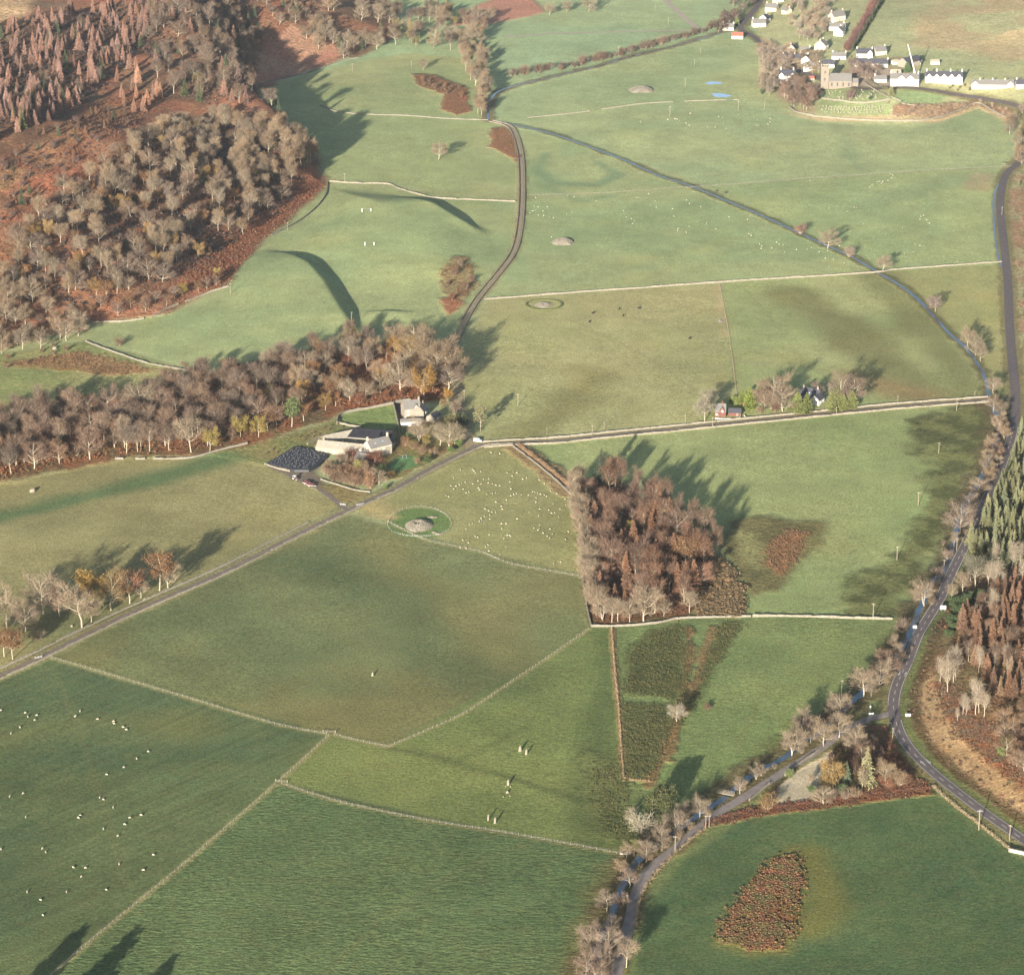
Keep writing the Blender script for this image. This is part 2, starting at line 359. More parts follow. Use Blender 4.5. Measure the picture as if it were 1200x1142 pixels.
paint([(845,730),(872,728),(842,775),(815,820),(798,850),(790,840),(812,800),(830,770)], gc(76,82,48), 3, 3, 9, (1.2,0,.3), .9)
paint([(800,730),(815,728),(812,790),(790,840),(770,910),(760,925),(772,880),(795,810)], gc(98,122,74), 2, 2, 9, (.5,0,0), .9)
paintline([(808,735),(806,780),(796,830),(778,885),(760,920)], 5, gc(122,94,64), 1.5, 1.5, 6, (1,0,.8), .9)
paintline([(835,735),(826,770),(806,820),(790,850),(782,890)], 5, gc(122,94,64), 1.5, 2.5, 6, (1,0,.8), .8)
paint([(690,880),(735,880),(745,990),(700,975),(680,940)], rough, 8, 9, 16, (1.,0,.2), .6)
paint([(700,960),(740,945),(742,1000),(715,995)], gc(70,82,46), 5, 5, 9, (1.,0,.2), .8)
paint([(880,880),(930,845),(985,832),(960,865),(890,905)], rough, 6, 8, 14, (1.,0,.2), .6)
paint([(700,1010),(735,1005),(715,1060),(690,1110),(665,1180),(640,1180),(670,1090)], gc(100,100,60), 6, 5, 14, (.8,0,.2), .8)
# bracken and rough hill
hillc = two(gc(140,92,70), gc(120,96,76), 45, 80, (.3,.7))
paint(None, hillc, 5, 4, 20, (1.,0,1.), 1., world=HILL)
paint([(-40,310),(0,200),(60,165),(110,120),(185,105),(160,150),(110,200),(60,250),(0,330)], two(gc(150,92,64), gc(142,112,78), 30, 81), 8, 8, 25, (1.,0,1.))
paint([(-40,300),(0,225),(60,178),(120,135),(180,112),(160,150),(110,200),(60,240),(0,300)], two(gc(146,88,66), gc(138,100,78), 18, 82), 6, 8, 20, (1.,0,1.), .9)
paint([(20,180),(100,135),(170,110),(120,150),(50,200)], gc(158,120,84), 6, 5, 20, None, .6)
paint([(200,330),(262,285),(300,240),(350,215),(378,215),(340,255),(300,288),(262,338)], gc(132,76,52), 4, 5, 14, (1.,0,1.), .9)
paint([(300,96),(305,60),(340,28),(400,55),(395,72),(350,88)], two(gc(160,112,92), gc(170,130,106), 22, 82), 4, 4, 14, (.8,0,.8))
paint([(-60,30),(0,-20),(40,0),(30,30),(0,60)], gc(190,160,120), 8, 5, 20)
paint([(0,425),(60,415),(100,410),(180,432),(150,440),(60,432)], gc(142,96,66), 4, 7, 12, (1,0,1), .7)
paint([(480,86),(510,88),(550,104),(548,118),(520,112),(490,100)], gc(134,92,70), 2, 3, 10, (1,0,1), .9)
paint([(520,112),(545,108),(552,130),(535,136),(516,128)], gc(140,84,64), 2, 3, 10, (1,0,1), .9)
paint([(576,150),(594,148),(606,160),(606,190),(590,180),(574,172)], gc(138,88,66), 2, 3, 10, (1,0,1), .9)
paint([(515,320),(530,300),(550,300),(562,335),(545,350),(520,345)], gc(136,120,84), 3, 4, 10, (1,0,.7), .9)
paint([(515,350),(535,345),(545,358),(525,370)], gc(146,86,62), 3, 3, 10, (1,0,1), .9)
paint([(530,30),(560,5),(620,-10),(640,15),(580,28)], gc(178,120,104), 4, 4, 20, (1,0,.6), .9)
paint([(-40,30),(20,20),(160,-10),(300,-10),(300,60),(240,130),(190,110),(165,60),(110,110),(60,160),(0,195),(-40,210)], two(gc(98,72,58), gc(124,88,66), 18, 98), 8, 8, 25, (1.,0,1.), .9)  # ground under the larches darkened, their shade put into its colour
paint([(60,245),(110,212),(180,155),(290,125),(372,190),(330,240),(200,330),(90,362),(0,330)], two(gc(104,72,56), gc(128,84,60), 16, 99), 10, 10, 25, (1.,0,1.), .8)
# wood floors
paint([(-40,560),(-40,490),(100,470),(240,440),(330,415),(480,395),(530,440),(530,470),(470,472),(400,486),(330,512),(240,532),(140,538),(0,566)], two(gc(128,82,56), gc(104,86,60), 14, 83), 5, 4, 14, (1,0,1))
paint([(400,430),(480,400),(520,440),(500,470),(400,480)], gc(146,78,46), 6, 5, 12, (1,0,1), .8)
paint([(668,560),(720,560),(780,600),(840,650),(850,690),(808,722),(740,732),(692,734)], two(gc(110,74,54), gc(88,74,52), 10, 84), 4, 3, 10, (1,0,1))
paint([(820,722),(815,690),(830,660),(842,648),(858,670),(872,700),(872,722)], gc(134,106,66), 2, 3, 8, (1.2,0,1), .95)
paint(None, two(gc(112,84,60), gc(100,86,60), 16, 85), 5, 9, 26, (1,0,1), 1., world=BANK)
paint([(1072,800),(1090,785),(1106,830),(1130,870),(1170,900),(1215,950),(1215,978),(1150,932),(1104,890),(1076,850)], two(gc(158,132,100), gc(146,118,88), 9, 86), 3, 3, 9, (.6,0,0))
paint([(1095,800),(1110,805),(1140,840),(1200,880),(1215,930),(1160,890),(1120,850)], gc(150,84,52), 4, 5, 10, (1,0,1), .7)
paint([(830,968),(835,955),(900,942),(960,936),(1000,930),(1030,925),(1060,905),(1075,915),(1095,930),(1000,942),(900,955)], gc(112,66,46), 2, 2, 8, (1,0,1), .9)
paint([(890,940),(905,915),(960,880),(1010,850),(1045,850),(1060,885),(1092,920),(1060,925),(960,940)], two(gc(112,84,56), gc(96,88,56), 8, 87), 2, 2, 9, (1,0,.8), .9)
paint([(838,1108),(838,1085),(880,1030),(905,1003),(930,992),(945,1003),(946,1050),(940,1100),(925,1118),(880,1120)], gc(110,106,56), 4, 3, 10, (.6,0,0), .7)
paint([(843,1102),(850,1080),(880,1036),(906,1010),(930,999),(937,1006),(938,1045),(934,1090),(922,1110),(880,1112)], two(gc(126,84,56), gc(100,92,52), 5, 88), 1.5, 1.5, 7, (1.2,0,1))
band([(945,1000),(965,1030),(970,1060),(950,1090)], 16, gc(116,112,54), 8, 5, .6)
# village ground and hillside behind
paint(None, two(gc(170,172,126), gc(160,168,122), 60, 90), 6, 5, 30, (.5,0,.2), 1., world=NE)
paint([(1060,60),(1080,20),(1130,-30),(1260,-40),(1260,60),(1180,70),(1120,60)], two(gc(184,152,118), gc(172,172,128), 45, 91, (.4,.7)), 14, 16, 40, (.8,0,.4), .6)
paint([(890,60),(930,50),(960,100),(1000,72),(1060,66),(1080,90),(1060,104),(950,104),(960,134),(930,132),(905,105)], two(gc(158,140,112), gc(150,152,112), 16, 92), 6, 5, 16)
paint([(1040,112),(1060,104),(1110,112),(1100,120),(1060,122)], gc(140,164,112), 3)
paint([(1045,124),(1100,122),(1150,115),(1190,128),(1186,140),(1146,126),(1100,141),(1045,142)], two(gc(166,140,110), gc(150,118,92), 14, 93), 2, 3, 12, (1,0,.8))
paint([(962,104),(1000,98),(1044,118),(1042,136),(960,134)], gc(140,156,106), 2)
paint([(985,86),(1040,80),(1060,92),(1040,104),(1000,102)], gc(172,156,138), 3, 2)
paint([(905,130),(960,142),(1100,144),(1146,127),(1200,152),(1200,148),(1146,122),(1100,139),(960,138)], gc(180,162,124), 2)
paint([(1176,190),(1200,190),(1220,470),(1192,470),(1186,330)], two(gc(152,122,94), gc(148,144,106), 20, 94), 2, 3, 12, (1,0,.8))
paint([(1188,470),(1215,470),(1160,605),(1100,712),(1090,725),(1075,745),(1130,640)], two(gc(126,92,66), gc(110,98,66), 12, 95), 2, 3, 12, (1,0,.8))
paint([(1140,200),(1165,205),(1160,225),(1130,222)], gc(164,142,108), 4, 4, 14, None, .6)
paint([(491.5+38*math.cos(k*.3), 613+18*math.sin(k*.3)) for k in range(21)], gc(98,122,66), 1.5)
paint([(430,585),(470,606),(455,612),(425,596)], gc(160,146,98), 2, 2, 8)
# yards, car park, garden lawns
paint([(310,545),(345,524),(385,536),(370,552),(400,590),(412,590),(402,598),(384,580)], gc(112,100,88), 2, 1, 6)
paint([(362,568),(395,566),(435,578),(408,592)], gc(130,116,74), 2, 2, 6, (.8,0,.3))
paint([(400,482),(462,474),(470,505),(440,503),(400,496)], gc(118,138,78), 1.5)
paint([(462,474),(482,473),(482,490),(470,496)], gc(108,84,76), 1)
paint([(455,502),(545,484),(555,512),(470,560),(440,565),(380,550),(420,530)], two(gc(132,108,70), gc(116,116,66), 7, 96), 2, 2, 8, (1,0,.5))
paint([(462,536),(488,534),(492,545),(470,552),(455,548)], gc(88,126,78), 1.5)
paint([(905,943),(912,922),(938,900),(962,882),(976,880),(962,905),(958,922),(955,936)], two(gc(184,172,152), gc(166,156,138), 8, 97), 1.2, .6, 6, (.08,0,0))
paint([(538,516),(560,512),(570,518),(566,524),(545,530)], gc(124,106,92), 1.2)
paint([(823,470),(880,465),(880,490),(825,494)], gc(140,148,86), 2, 2)
paint([(905,484),(1005,476),(1000,482),(905,490)], gc(146,118,86), 2, 2)
# verges along roads, walls, fences
for k, wd, c in (('main', 14, gc(118,112,76)), ('broad', 9, gc(112,110,70)), ('lane', 10.5, gc(134,128,88)), ('north', 8, gc(140,130,96))):
    paintline(None, wd, c, 1.5, 1.5, 10, (.7,0,.3), .9, world=W[k])
paintline(None, 9, gc(98,94,62), 2, 2., 9, (1,0,.4), .85, world=W['burn'])
paintline(None, 11, gc(116,104,76), 2, 2.5, 9, (1,0,.4), .85, world=W['burntop'])
paintline(None, 20, gc(92,80,58), 3, 4, 9, (1,0,.6), .85, world=W['burnlow'])
sel_ = W['main'][26:]
paintline(None, 5, gc(92,106,60), 1.5, 1., 8, (.6,0,0), .8, world=sel_, off=-5.5)
paintline(None, 6, gc(84,70,48), 1.5, 1.5, 8, (1,0,.5), .9, world=sel_, off=-10)
paintline([(605,524),(640,548),(668,578)], 17, gc(140,112,80), 2, 2, 8, (1,0,.8), .8)
FENCES = {
 'post and wire fence with pale grass below it between dark and olive pasture': [(60,771),(130,791),(250,827),(330,850),(383,860)],
 'post and wire fence running down beside the sheep pasture to the lower left corner': [(385,862),(355,890),(325,917),(230,1000),(110,1099),(40,1160)],
 'post and wire fence slanting from the wood corner down across the olive field': [(457,874),(545,835),(620,785),(690,737)],
 'post and wire fence along the upper edge of the tussocky field': [(330,918),(400,940),(500,961),(600,977),(730,1001)],
 'double looking post and wire fence from the stone circle mound to the wood': [(455,612),(500,633),(560,646),(600,661),(684,676)],
 'short post and wire fence joining two field corners above the standing stones': [(392,861),(420,868),(455,875)],
 'faint post and wire fence across the far pasture right of the white cairn': [(618,229),(700,227),(820,219),(1000,206),(1185,195)],
 'post and wire fence down the middle of the straw coloured field': [(843,333),(852,380),(858,420),(863,462)],
}
for v in FENCES.values(): paintline(v, 2.6, gc(150,142,96), 1.2, .5, 5, None, .75)
paintline([(717,737),(722,800),(727,850),(731,912),(765,915)], 3, gc(146,118,84), .8, .5, 5, (1,0,.5), .9)
paintline([(840,334),(845,370),(849,392)], 5, gc(170,154,112), 2, 2, 6, None, .7)
# old plough marks, trampled and greener patches over every field, then tints by distance
k_ = (.5 + .5 * vn(X, Y, 34, 101)) * (.5 + .5 * vn(X, Y, 120, 102)); COL *= (1.06 - .24 * k_)[:, None]
k_ = ss(.25, .8, vn(X, Y, 48, 103) * .6 + vn(X, Y, 14, 104) * .4)[:, None]; COL = COL * (1 - .5 * k_) + COL * np.array([1.10, 1.02, .88]) * .5 * k_
k_ = ss(1700, 1350, Y) if False else 1 - ss(1300, 1650, Y); COL = COL * (1 - k_[:, None]) + COL * np.array([1.03, .99, .88]) * k_[:, None]
k_ = ss(1500, 2200, Y)[:, None]; COL = COL * (1 - k_) + COL * np.array([1.07, 1.01, .99]) * k_  # far ground warmed with distance, haze put into its colour
lum = COL @ np.array([.3,.6,.1]); COL = COL * .88 + lum[:, None] * np.array([1.02, .99, .80]) * .12
# ---------------------------------------------------------------- the ground sheet
nr, nc = gs
idx = np.arange(nr * nc).reshape(nr, nc)
quads = np.stack([idx[:-1, :-1], idx[:-1, 1:], idx[1:, 1:], idx[1:, :-1]], -1).reshape(-1, 4)
me = bpy.data.meshes.new('ground')
me.vertices.add(len(X)); me.vertices.foreach_set('co', np.stack([X, Y, Z], 1).ravel())
me.loops.add(quads.size); me.loops.foreach_set('vertex_index', quads.ravel().astype(np.int32))
me.polygons.add(len(quads)); me.polygons.foreach_set('loop_start', (np.arange(len(quads)) * 4).astype(np.int32))
me.polygons.foreach_set('use_smooth', np.ones(len(quads), bool))
me.update(calc_edges=True)
at = me.attributes.new('Col', 'FLOAT_VECTOR', 'POINT'); at.data.foreach_set('vector', COL.ravel())
at = me.attributes.new('Tex', 'FLOAT_VECTOR', 'POINT'); at.data.foreach_set('vector', TEX.ravel())
m, nt, b = newmat('pasture and hill ground'); b.inputs['Specular IOR Level'].default_value = .05
ac = nt.nodes.new('ShaderNodeAttribute'); ac.attribute_name = 'Col'
atx = nt.nodes.new('ShaderNodeAttribute'); atx.attribute_name = 'Tex'
sx = nt.nodes.new('ShaderNodeSeparateXYZ'); nt.links.new(atx.outputs['Vector'], sx.inputs[0])
geo = nt.nodes.new('ShaderNodeNewGeometry'); pos = geo.outputs['Position']
def stretch(s, rot=0):
    mp = nt.nodes.new('ShaderNodeMapping'); mp.inputs['Scale'].default_value = s; mp.inputs['Rotation'].default_value = (0, 0, rot)
    nt.links.new(pos, mp.inputs[0]); return mp.outputs[0]
n1 = nz(nt, 1.0, 6, .65, stretch((.30,.62,.5)))          # tussocks
n2 = nz(nt, .035, 5, .6, pos)                             # patches
n3 = nz(nt, .9, 3, .6, pos)                               # fine grain
mr = nt.nodes.new('ShaderNodeMapping'); mr.inputs['Rotation'].default_value = (0, 0, rad(-47)); nt.links.new(pos, mr.inputs[0])
mr2 = nt.nodes.new('ShaderNodeMapping'); mr2.inputs['Scale'].default_value = (.02,.55,.3); nt.links.new(mr.outputs[0], mr2.inputs[0])
n4 = nz(nt, .5, 4, .6, mr2.outputs[0])   # mowing and drilling lines
n5 = nz(nt, .28, 5, .7, pos)                              # bracken lumps
f = math2(nt, 'MULTIPLY', ramp(nt, n2.outputs[0], .88, 1.13), ramp(nt, n3.outputs[0], .74, 1.26, .38, .62))
f = math2(nt, 'MULTIPLY', f, math2(nt, 'ADD', 1, math2(nt, 'MULTIPLY', sx.outputs[0], ramp(nt, n1.outputs[0], -.3, .3, .36, .64))))
f = math2(nt, 'MULTIPLY', f, math2(nt, 'ADD', 1, math2(nt, 'MULTIPLY', sx.outputs[1], ramp(nt, n4.outputs[0], -.24, .24))))
f = math2(nt, 'MULTIPLY', f, math2(nt, 'ADD', 1, math2(nt, 'MULTIPLY', sx.outputs[2], ramp(nt, n5.outputs[0], -.4, .4))))
yel = mixc(nt, ramp(nt, nz(nt, .11, 5, .65, pos).outputs[0], 0, .3, .42, .7), mulc(nt, ac.outputs['Vector'], f), mulc(nt, (.115,.105,.045), f))
nt.links.new(yel, b.inputs['Base Color'])
hgtn = math2(nt, 'ADD', math2(nt, 'MULTIPLY', n1.outputs[0], math2(nt, 'MULTIPLY', sx.outputs[0], 1.3)), math2(nt, 'MULTIPLY', n5.outputs[0], math2(nt, 'MULTIPLY', sx.outputs[2], 2.4)))
bp = nt.nodes.new('ShaderNodeBump'); bp.inputs['Strength'].default_value = .8; bp.inputs['Distance'].default_value = 1.
nt.links.new(hgtn, bp.inputs['Height']); nt.links.new(bp.outputs[0], b.inputs['Normal'])
me.materials.append(m)
tag(link('ground', me), kind='structure')
# ---------------------------------------------------------------- roads and water: sheets on the ground
def strip(name, pts, wl, wr, z, mat, step=3., kind='structure', jit=0., crown=0.):
    p = dens(pts, step); s = side(p); rr = np.random.default_rng(len(p))
    v = []; fcs = []; cols = (-1, -.5, 0, .5, 1)
    for i in range(len(p)):
        a = 1 + jit * rr.uniform(-1, 1); c = 1 + jit * rr.uniform(-1, 1)
        for t in cols:
            o = (t * wr * a if t > 0 else t * wl * c)
            x_, y_ = p[i, 0] + s[i, 0] * o, p[i, 1] + s[i, 1] * o
            v.append((x_, y_, z + crown * (1 - t * t)))
    va = np.array(v); va[:, 2] += hgt(va[:, 0], va[:, 1])
    n = len(cols)
    for i in range(len(p) - 1):
        for k in range(n - 1): fcs.append((i*n+k, i*n+k+1, (i+1)*n+k+1, (i+1)*n+k))
    me = mesh(name, va, fcs, mat, smooth=True)
    # keep the sheet facing up
    if len(me.polygons) and me.polygons[0].normal.z < 0: me.flip_normals()
    return tag(link(name, me), kind=kind)
M['asphalt'] = plain('asphalt', (.085,.071,.07), .2, .35, .1, .85, coord='Object'); M['oldroad'] = plain('worn tar road', (.15,.13,.12), .2, .3, .1)
M['laneroad'] = plain('muddy lane', (.15,.12,.095), .3, .35, .2, col2=(.105,.085,.07)); M['gravel'] = plain('gravel track', (.25,.215,.17), .2, .3)
M['line'] = plain('road paint', (.30,.29,.27), .3, .6)
def watermat():
    m, nt, b = newmat('water'); tc = nt.nodes.new('ShaderNodeTexCoord')
    b.inputs['Base Color'].default_value = (.03,.047,.07,1); b.inputs['Roughness'].default_value = .12; b.inputs['Specular IOR Level'].default_value = .6
    n = nz(nt, 1.3, 3, .5, tc.outputs['Object']); bp = nt.nodes.new('ShaderNodeBump'); bp.inputs['Strength'].default_value = .12
    nt.links.new(n.outputs[0], bp.inputs['Height']); nt.links.new(bp.outputs[0], b.inputs['Normal']); return m
M['water'] = watermat(); M['pond'] = watermat(); M['pond'].node_tree.nodes['Principled BSDF'].inputs['Base Color'].default_value = (.20,.30,.44,1)  # pond base colour lightened to stand in for mirrored sky
strip('main_road', W['main'], 3.1, 3.1, .14, M['asphalt'], crown=.04)
strip('side_road', W['broad'], 2.6, 2.6, .11, M['oldroad'], crown=.04)
strip('farm_lane', W['lane'], 1.5, 1.5, .10, M['laneroad'], jit=.12)
M['track'] = plain('brown earth track', (.24,.19,.14), .3, .4, .1, col2=(.17,.14,.10))
strip('north_lane', W['north'], 1.05, 1.05, .09, M['track'], jit=.15)
strip('farm_track', W['farmtrack'], 1.8, 1.8, .08, M['laneroad'], jit=.2)
strip('field_track', W['fieldtrack'], 2.6, 2.6, .10, M['gravel'], jit=.15); strip('gravel_track', W['fieldtrack2'], 3.2, 3.2, .12, M['gravel'], jit=.12)
strip('burn_water', W['burn'], 1.15, 1.15, .06, M['water'], jit=.3); strip('stream_water', W['burntop'], 1.2, 1.2, .06, M['water'], jit=.35)
strip('river_water', W['burnlow'], 1.8, 1.8, .07, M['water'], jit=.3); strip('ditch_water', W['ditch'], .7, .7, .06, M['water'], jit=.3)
def pond(px, py, rx, ry, seed):
    c = P(px, py); n = 40; v = [(c.x, c.y, 0)]
    for k in range(n):
        t = 2 * math.pi * k / n; q = 1 + .22 * math.sin(2 * t + seed) + .12 * math.sin(3 * t + 2 * seed)
        v.append((c.x + rx * q * math.cos(t), c.y + ry * q * math.sin(t), 0))
    va = np.array(v); va[:, 2] = hgt(va[:, 0], va[:, 1]).max() + .05
    tag(link('pond_water', mesh('pond_water', va, [(0, 1 + k, 1 + (k + 1) % n) for k in range(n)], M['pond'])), kind='structure')
pond(836, 97.5, 6.5, 6.5, 1.2); pond(845, 112, 9.5, 6.5, 4.)
# road paint
def paintmark(name, pts, w, z=.185, step=2.):
    p = dens(pts, step); s = side(p); v = []; fcs = []
    for i in range(len(p)):
        for t in (-w / 2, w / 2): v.append((p[i, 0] + s[i, 0] * t, p[i, 1] + s[i, 1] * t, 0))
    va = np.array(v); va[:, 2] = hgt(va[:, 0], va[:, 1]) + z
    return [tuple(x) for x in va], [(2*i, 2*i+1, 2*i+3, 2*i+2) for i in range(len(p) - 1)]
def marks(name, chunks):
    v = []; f_ = []
    for a, b_ in chunks:
        o = len(v); v += a; f_ += [tuple(i + o for i in q) for q in b_]
    me = mesh(name, v, f_, M['line'])
    if me.polygons[0].normal.z < 0: me.flip_normals()
    tag(link(name, me), kind='structure')
mp_ = dens(W['main'], 1.); ms = side(mp_)
cl = []; i = 0
sel = np.where(mp_[:, 1] < P(1187, 500).y)[0]; i0, i1 = sel[0], sel[-1]
i = i0
while i < i1 - 6: cl.append(paintmark('', mp_[i:i+5], .34)); i += 9
marks('centre_line', cl)
for sgn in (-1, 1):
    q = mp_[i0:i1:3].copy(); q[:, :2] += ms[i0:i1:3] * sgn * 2.7
    gap = dseg(q[:, 0], q[:, 1], W['broad'][:1, :2].repeat(2, 0) if False else np.vstack([W['broad'][0, :2], W['broad'][1, :2]])) > 7
    runs = []; cur = []
    for k in range(len(q)):
        if gap[k]: cur.append(q[k])
        elif cur: runs.append(cur); cur = []
    if cur: runs.append(cur)
    marks('edge_line', [paintmark('', np.array(r), .28, .165) for r in runs if len(r) > 3])
def arrow(px, py, flip):
    c = P(px, py); k = np.argmin(np.hypot(mp_[:, 0] - c.x, mp_[:, 1] - c.y)); d = mp_[min(k + 1, len(mp_) - 1), :2] - mp_[k - 1, :2]; d /= np.linalg.norm(d)
    if flip: d = -d
    s = np.array([d[1], -d[0]])
    sh = [(-2.6,-.22),(.4,-.22),(.4,-.9),(2.8,0),(.4,.9),(.4,.22),(-2.6,.22)]
    v = np.array([[c.x + a * d[0] + b_ * s[0], c.y + a * d[1] + b_ * s[1], 0] for a, b_ in sh]); v[:, 2] = hgt(v[:, 0], v[:, 1]) + .20
    return [tuple(x) for x in v], [tuple(range(7))]
marks('road_arrow', [arrow(1054, 789, False), arrow(1061, 790, True), arrow(1081, 894, True), arrow(1088, 892, False)])
# ---------------------------------------------------------------- drystone walls
def wall(label, px, h=1.25, w=.62, mat='stone', off=0., step=1.6, world=None, name='drystone_wall', gaps=()):
    p = dens(PP(px) if world is None else world, step); s = side(p); rr = random.Random(len(p) + int(abs(off) * 10))
    if off: p = p.copy(); p[:, :2] += s * off
    zb = hgt(p[:, 0], p[:, 1]); mb = MB(); ring = []; hh = h
    def flush():
        if len(ring) > 1: mb.loft([list(r) for r in ring])
        ring.clear()
    L = 0
    for i in range(len(p)):
        if i: L += np.linalg.norm(p[i, :2] - p[i-1, :2])
        if any(a < L < b_ for a, b_ in gaps): flush(); continue
        hh = hh * .6 + h * .4 * rr.uniform(.55, 1.3); a = w / 2 * rr.uniform(.9, 1.15)
        if rr.random() < .02: hh *= .55
        x, y, z = p[i, 0], p[i, 1], zb[i]; q = s[i]
        ring.append([(x - q[0]*a*1.2, y - q[1]*a*1.2, z - .5), (x + q[0]*a*1.2, y + q[1]*a*1.2, z - .5), (x + q[0]*a*.8, y + q[1]*a*.8, z + hh), (x - q[0]*a*.8, y - q[1]*a*.8, z + hh)])
    flush()
    o = mb.build(name, M[mat]); return tag(o, label, 'wall')
wall('long pale drystone wall across the valley above the straw coloured field', [(568,351),(635,346),(700,341),(760,337),(838,331.5),(870,329),(930,325.5),(1025,319.5),(1050,316),(1120,311),(1174,307)], mat='palestone', w=.8)
L_ = W['lane']
kx = lambda pts, a, b: np.array([q for q, (x, y) in zip(pts, LN['lane']) if a <= x <= b])
wall('pale drystone wall along the far side of the lane below the cottages', None, world=kx(L_, 565, 1165), off=-5.2, mat='palestone', gaps=((355,372),))
wall('pale drystone wall along the near side of the lane past the cottages', None, world=kx(L_, 565, 1165), off=4.2, mat='palestone', w=.75)
wall('drystone wall along the upper side of the lane left of the farm track', None, world=kx(L_, -80, 400)[::1], off=5.6, mat='palestone')
wall('drystone wall along the lower side of the lane above the olive field', None, world=kx(L_, -80, 440), off=-3.6, mat='palestone')
wall('drystone wall along the sheep field side of the lane below the farm', None, world=kx(L_, 440, 600), off=-3.4, mat='palestone')
N_ = W['north']
wall('drystone wall on the right of the walled track climbing to the burn', None, world=N_[5:], off=2.3, mat='palestone', h=.85, w=.45)
wall('drystone wall on the left of the walled track climbing to the burn', None, world=N_[6:], off=-2.3, mat='palestone', h=.85, w=.45)
wall('pale drystone wall dividing the two terraced pastures below the hillside wood', [(386,213),(420,215),(455,216),(470,222),(510,232),(560,234.5),(604,236.5)], mat='palestone')
wall('drystone wall curving round the foot of the hillside wood', [(384,214),(382,228),(371,243),(354,257),(335,268),(318,276)])
wall('pale drystone wall under the golden trees at the foot of the hill', [(268,336),(245,343),(225,351),(200,360),(180,371),(160,375),(140,377),(95,377)], mat='palestone', gaps=((40,44),(77,80)))
wall('drystone wall between bracken and green pasture above the lower wood', [(100,400),(120,408),(140,415),(170,425),(200,431),(233,437)])
wall('broken pale drystone wall along the near edge of the lower wood', [(135,538),(170,538),(215,537.5),(235,534),(252,529),(290,520)], gaps=((6,12),(19,22)))
wall('low drystone wall between the top pasture and the reddish clearing', [(302,98),(330,92),(360,86),(395,73),(420,68)], h=1.)
wall('low grey wall across the pasture right of the hill shadow', [(375,124),(395,131),(425,134),(480,136),(520,139),(572,141)], h=.9)
wall('dry pale wall across the pasture below the far white cairn', [(618,138),(660,134),(700,129),(750,122),(800,119),(866,117)], h=.8, w=1.0, mat='palestone', gaps=((60,70),(140,150),(190,194)))
wall('long pale wall round the bank below the village churchyard', [(925,126),(935,132),(960,137),(1000,140.5),(1040,142),(1075,142),(1100,137.5),(1125,129),(1146,121),(1165,131),(1187,141.5)], mat='palestone', h=1.4, w=.9)
wall('retaining wall between the upper and lower churchyard', [(963,116),(985,118.5),(1005,121),(1025,120),(1043,117)], mat='palestone', h=1.6, w=.7)
wall('slanting wall on the right side of the churchyard', [(1012,97),(1024,105),(1040,114)], mat='palestone', h=1.5, w=.7)
wall('wall round the green croft above the village bank', [(1046,115),(1056,119),(1058,122),(1075,124)], mat='palestone')
wall('drystone wall along the near edge of the wood in the middle of the fields', [(694,734),(715,734),(740,733),(770,730),(795,725),(830,723.5),(880,722.5)], mat='stone')
wall('dark shadowed drystone wall from the middle wood to the river', [(882,722.5),(910,722),(960,723),(1000,724.5),(1046,725.5)], mat='palestone', w=.8, h=1.4)
wall('drystone wall down the left edge of the wood in the middle of the fields', [(683,676),(686,700),(690,722),(693,734)])
wall('drystone wall beside the brown hedge bank from the lane to the middle wood', [(601,523),(620,537),(640,553),(655,566),(668,579)])
wall('wall along the road side of the car park', [(920,909),(940,893),(957,881),(966,872)], h=1.2, mat='palestone')
wall('short wall along the road below the car park entrance', [(878,938),(892,926),(902,918)], h=1.1, mat='palestone')
wall('curved garden wall round the lawn behind the farmhouse', [(395,497),(396,490),(403,485),(420,481),(440,477.5),(462,473.5)], mat='palestone', h=1.9)
wall('low wall along the near edge of the farm lawn', [(396,496),(410,499),(424,501)], mat='palestone', h=1.4)
wall('tall straight garden wall beside the ruined north house', [(461,474),(464,487),(467,500),(468.5,509)], mat='palestone', h=2.2)
wall('wall behind the reddish yard of the north house', [(462,473.5),(472,471),(481,469.5)], mat='palestone', h=2.2)
wall('wall of the old sheep pens left of the barns', [(360,521),(376,513),(396,509),(408,507)], mat='palestone', h=1.5)
wall('wall at the near edge of the silage clamp', [(310,544),(325,549),(340,552.5)], mat='palestone', h=1.1)
wall('wall between the farm copse and its lane', [(376,562),(395,568),(415,574),(434,577)], h=.9)
wall('white garden wall in front of the brick cottage', [(838,491),(850,491.5),(861,491),(867,490),(868,487)], mat='harl', h=1., w=.4, name='garden_wall')
wall('short white gate wall right of the brick cottage drive', [(872,487),(874,489.5),(880,490)], mat='harl', h=1., w=.4, name='garden_wall')
wall('stone parapet of the little road bridge at the lane end', [(1150,470.5),(1166,470)], h=1.1, mat='palestone')
